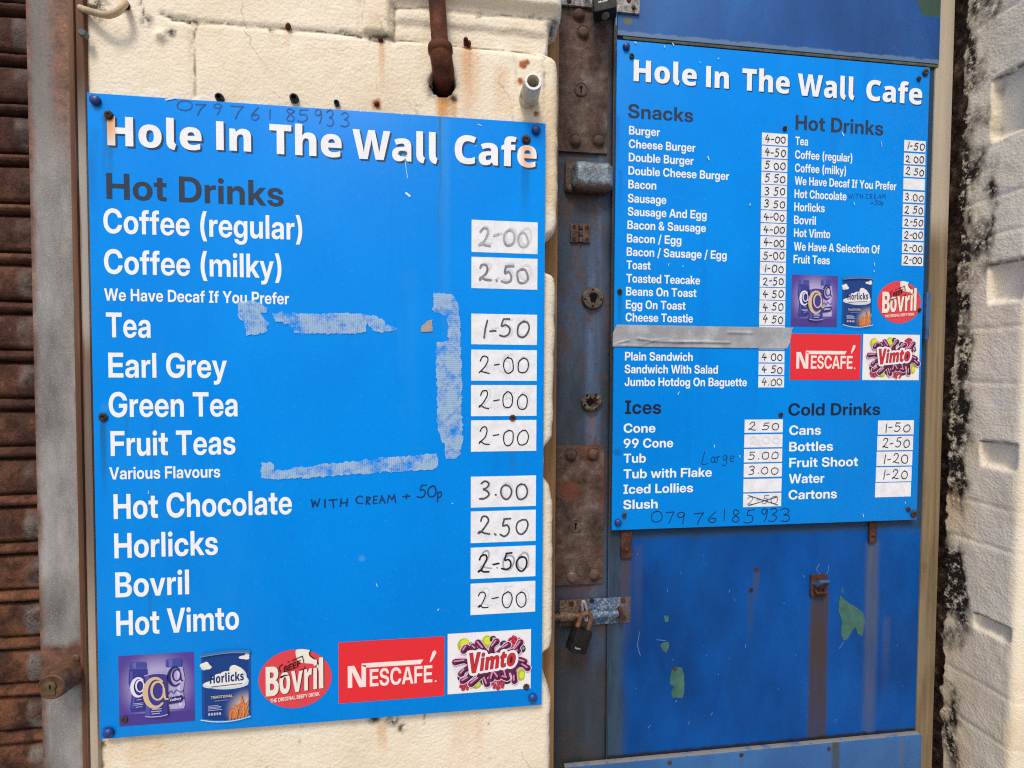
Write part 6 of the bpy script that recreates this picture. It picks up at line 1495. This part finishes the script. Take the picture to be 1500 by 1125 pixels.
hand_line(B2, YR, [(q, x, yb, w_, h_) for q, x, yb, w_, h_ in zip('07976185933', (953, 976, 991, 1016, 1037, 1059, 1071, 1090, 1112, 1125, 1143), (765, 767, 768, 768, 766, 763, 765, 767, 764, 764, 764), (16, 12, 14, 15, 14, 4, 13, 14, 13, 14, 16), (16, 17, 18, 17, 16, 17, 18, 20, 19, 19, 19))], 'n', .0017, 33, 'phone_number')
hand_line(B2, YR, [(q, x, yb, w_, h_) for q, x, yb, w_, h_ in zip('WITHCREAM', (1243, 1250, 1253, 1260, 1268, 1274, 1280, 1286, 1292), (291,) * 9, (6, 2, 5, 5, 5, 5, 4.5, 5, 5), (7,) * 9)] + [('+', 1275, 300, 5, 6), ('5', 1281, 300, 4, 7), ('0', 1286, 300, 4, 6), ('p', 1291, 300, 4, 6)], 'b', .0009, 40)
# grey cloth tape across the board
h = H('grey_cloth_tape')
n = h.noise(40, 4, .6); wv = h.op('ADD', h.wave(420, 'X'), h.wave(380, 'Z'))
m_tape = h.done(h.mix(h.rng(n, .35, .7), srgb(148, 150, 154), srgb(176, 178, 182)), .5, bump=wv, bs=.15, bd=.0004, spec=.5)
q = [XZ(px, py, Y2) for px, py in ((897.2, 489), (903, 479), (1160, 480), (1157, 500), (1153, 510.5), (897, 510.5))]
nx, nz = 120, 26
u = np.linspace(0, 1, nx); v = np.linspace(0, 1, nz)
zt, zb = q[2][1], q[4][1]
UU, VV = np.meshgrid(u, v)
lft = np.interp(v, [0, .62, 1], [q[5][0], q[0][0] + .0002, q[1][0]]); rgt = np.interp(v, [0, .35, 1], [q[4][0], q[3][0], q[2][0]]) + .0012 * np.array([random.uniform(-1, 1) for _ in v])
TX = lft[:, None] * (1 - UU) + rgt[:, None] * UU; TZ = zb + (zt - zb) * VV
ty = .0004 + .0003 * fbm(TX * 40, TZ * 40, 3)
for pts, am, w_ in (([(933, 496), (960, 500), (1010, 501), (1068, 502)], .0012, .0018), ([(903, 503), (915, 500), (920, 499)], .0010, .0013), ([(945, 503), (960, 498), (978, 496)], .0007, .0013), ([(1066, 487), (1100, 488)], .0010, .0025), ([(985, 502), (1040, 499)], .0006, .0015), ([(898, 505), (940, 507)], .0006, .0013)):
    ty += 1.7 * am * np.exp(-(seg_dist(TX, TZ, [XZ(a, b, Y2) for a, b in pts]) / w_) ** 2)
tp = grid_mesh('tape', TX, Y2 - LAY * 4 - ty, TZ, m_tape, parent=B2); tp['label'] = 'strip of creased grey cloth tape covering a menu line'
xa = s2(1158.8, 440)[0]
art_bottles(B2, s2(1159, 440)[0], s2(1226.7, 440)[0], s2(1190, 478.6)[1], s2(1190, 403)[1], YR)
art_tin(B2, s2(1233.5, 440)[0], s2(1277, 440)[0], s2(1255, 479.6)[1], s2(1255, 405)[1], YR)
ce = s2(1317.3, 442.7); art_oval(B2, ce[0], ce[1], s2(1349, 442.7)[0] - ce[0], s2(1317.3, 411.7)[1] - ce[1], YR)
art_red(B2, s2(1157.5, 523)[0], s2(1260.3, 523)[0], s2(1200, 556.6)[1], s2(1200, 489.2)[1], YR)
art_splash(B2, s2(1263.6, 523)[0], s2(1346.5, 523)[0], s2(1300, 556.8)[1], s2(1300, 489.8)[1], YR, 9)
scratch(B2, YR - LAY * 6, [([(1037, 229), (1038.5, 234)], .002), ([(1099, 298), (1098.5, 301)], .0014), ([(1234, 194), (1236, 199)], .0016), ([(1291, 207), (1292, 215)], .0008), ([(993, 578), (995, 574)], .0012), ([(1281, 385), (1281, 389)], .0012), ([(1281, 396), (1280, 398)], .0012), ([(1046.5, 652), (1046.5, 655)], .0012), ([(1083.5, 667), (1084, 670)], .0012), ([(1251, 296), (1251.5, 300)], .001), ([(973, 67), (974, 69)], .0012), ([(985, 63), (987, 66)], .0015), ([(1052, 86), (1053, 85)], .0014), ([(1025, 90), (1026, 92)], .001), ([(930, 61), (932, 63)], .0016), ([(1326, 735), (1326, 738)], .0009), ([(1264, 753), (1265, 757)], .0012), ([(980, 386), (979, 389)], .0010), ([(1001, 389), (1000, 391)], .0010)])
for px, py in ((917, 69), (905, 765)): cap_screw(B2, px, py, Y2)
for px, py, r_ in ((925.5, 82, .0042), (1356, 106, .0062), (1346.5, 115, .0042), (1150, 188, .0042), (908, 427, .0044), (1144, 607.5, .0044), (914.5, 755, .0044), (1331, 746, .0046), (1339, 753, .0062), (1347, 454, .0036)): rust_screw(B2, px, py, Y2 - LAY * 6, r_)
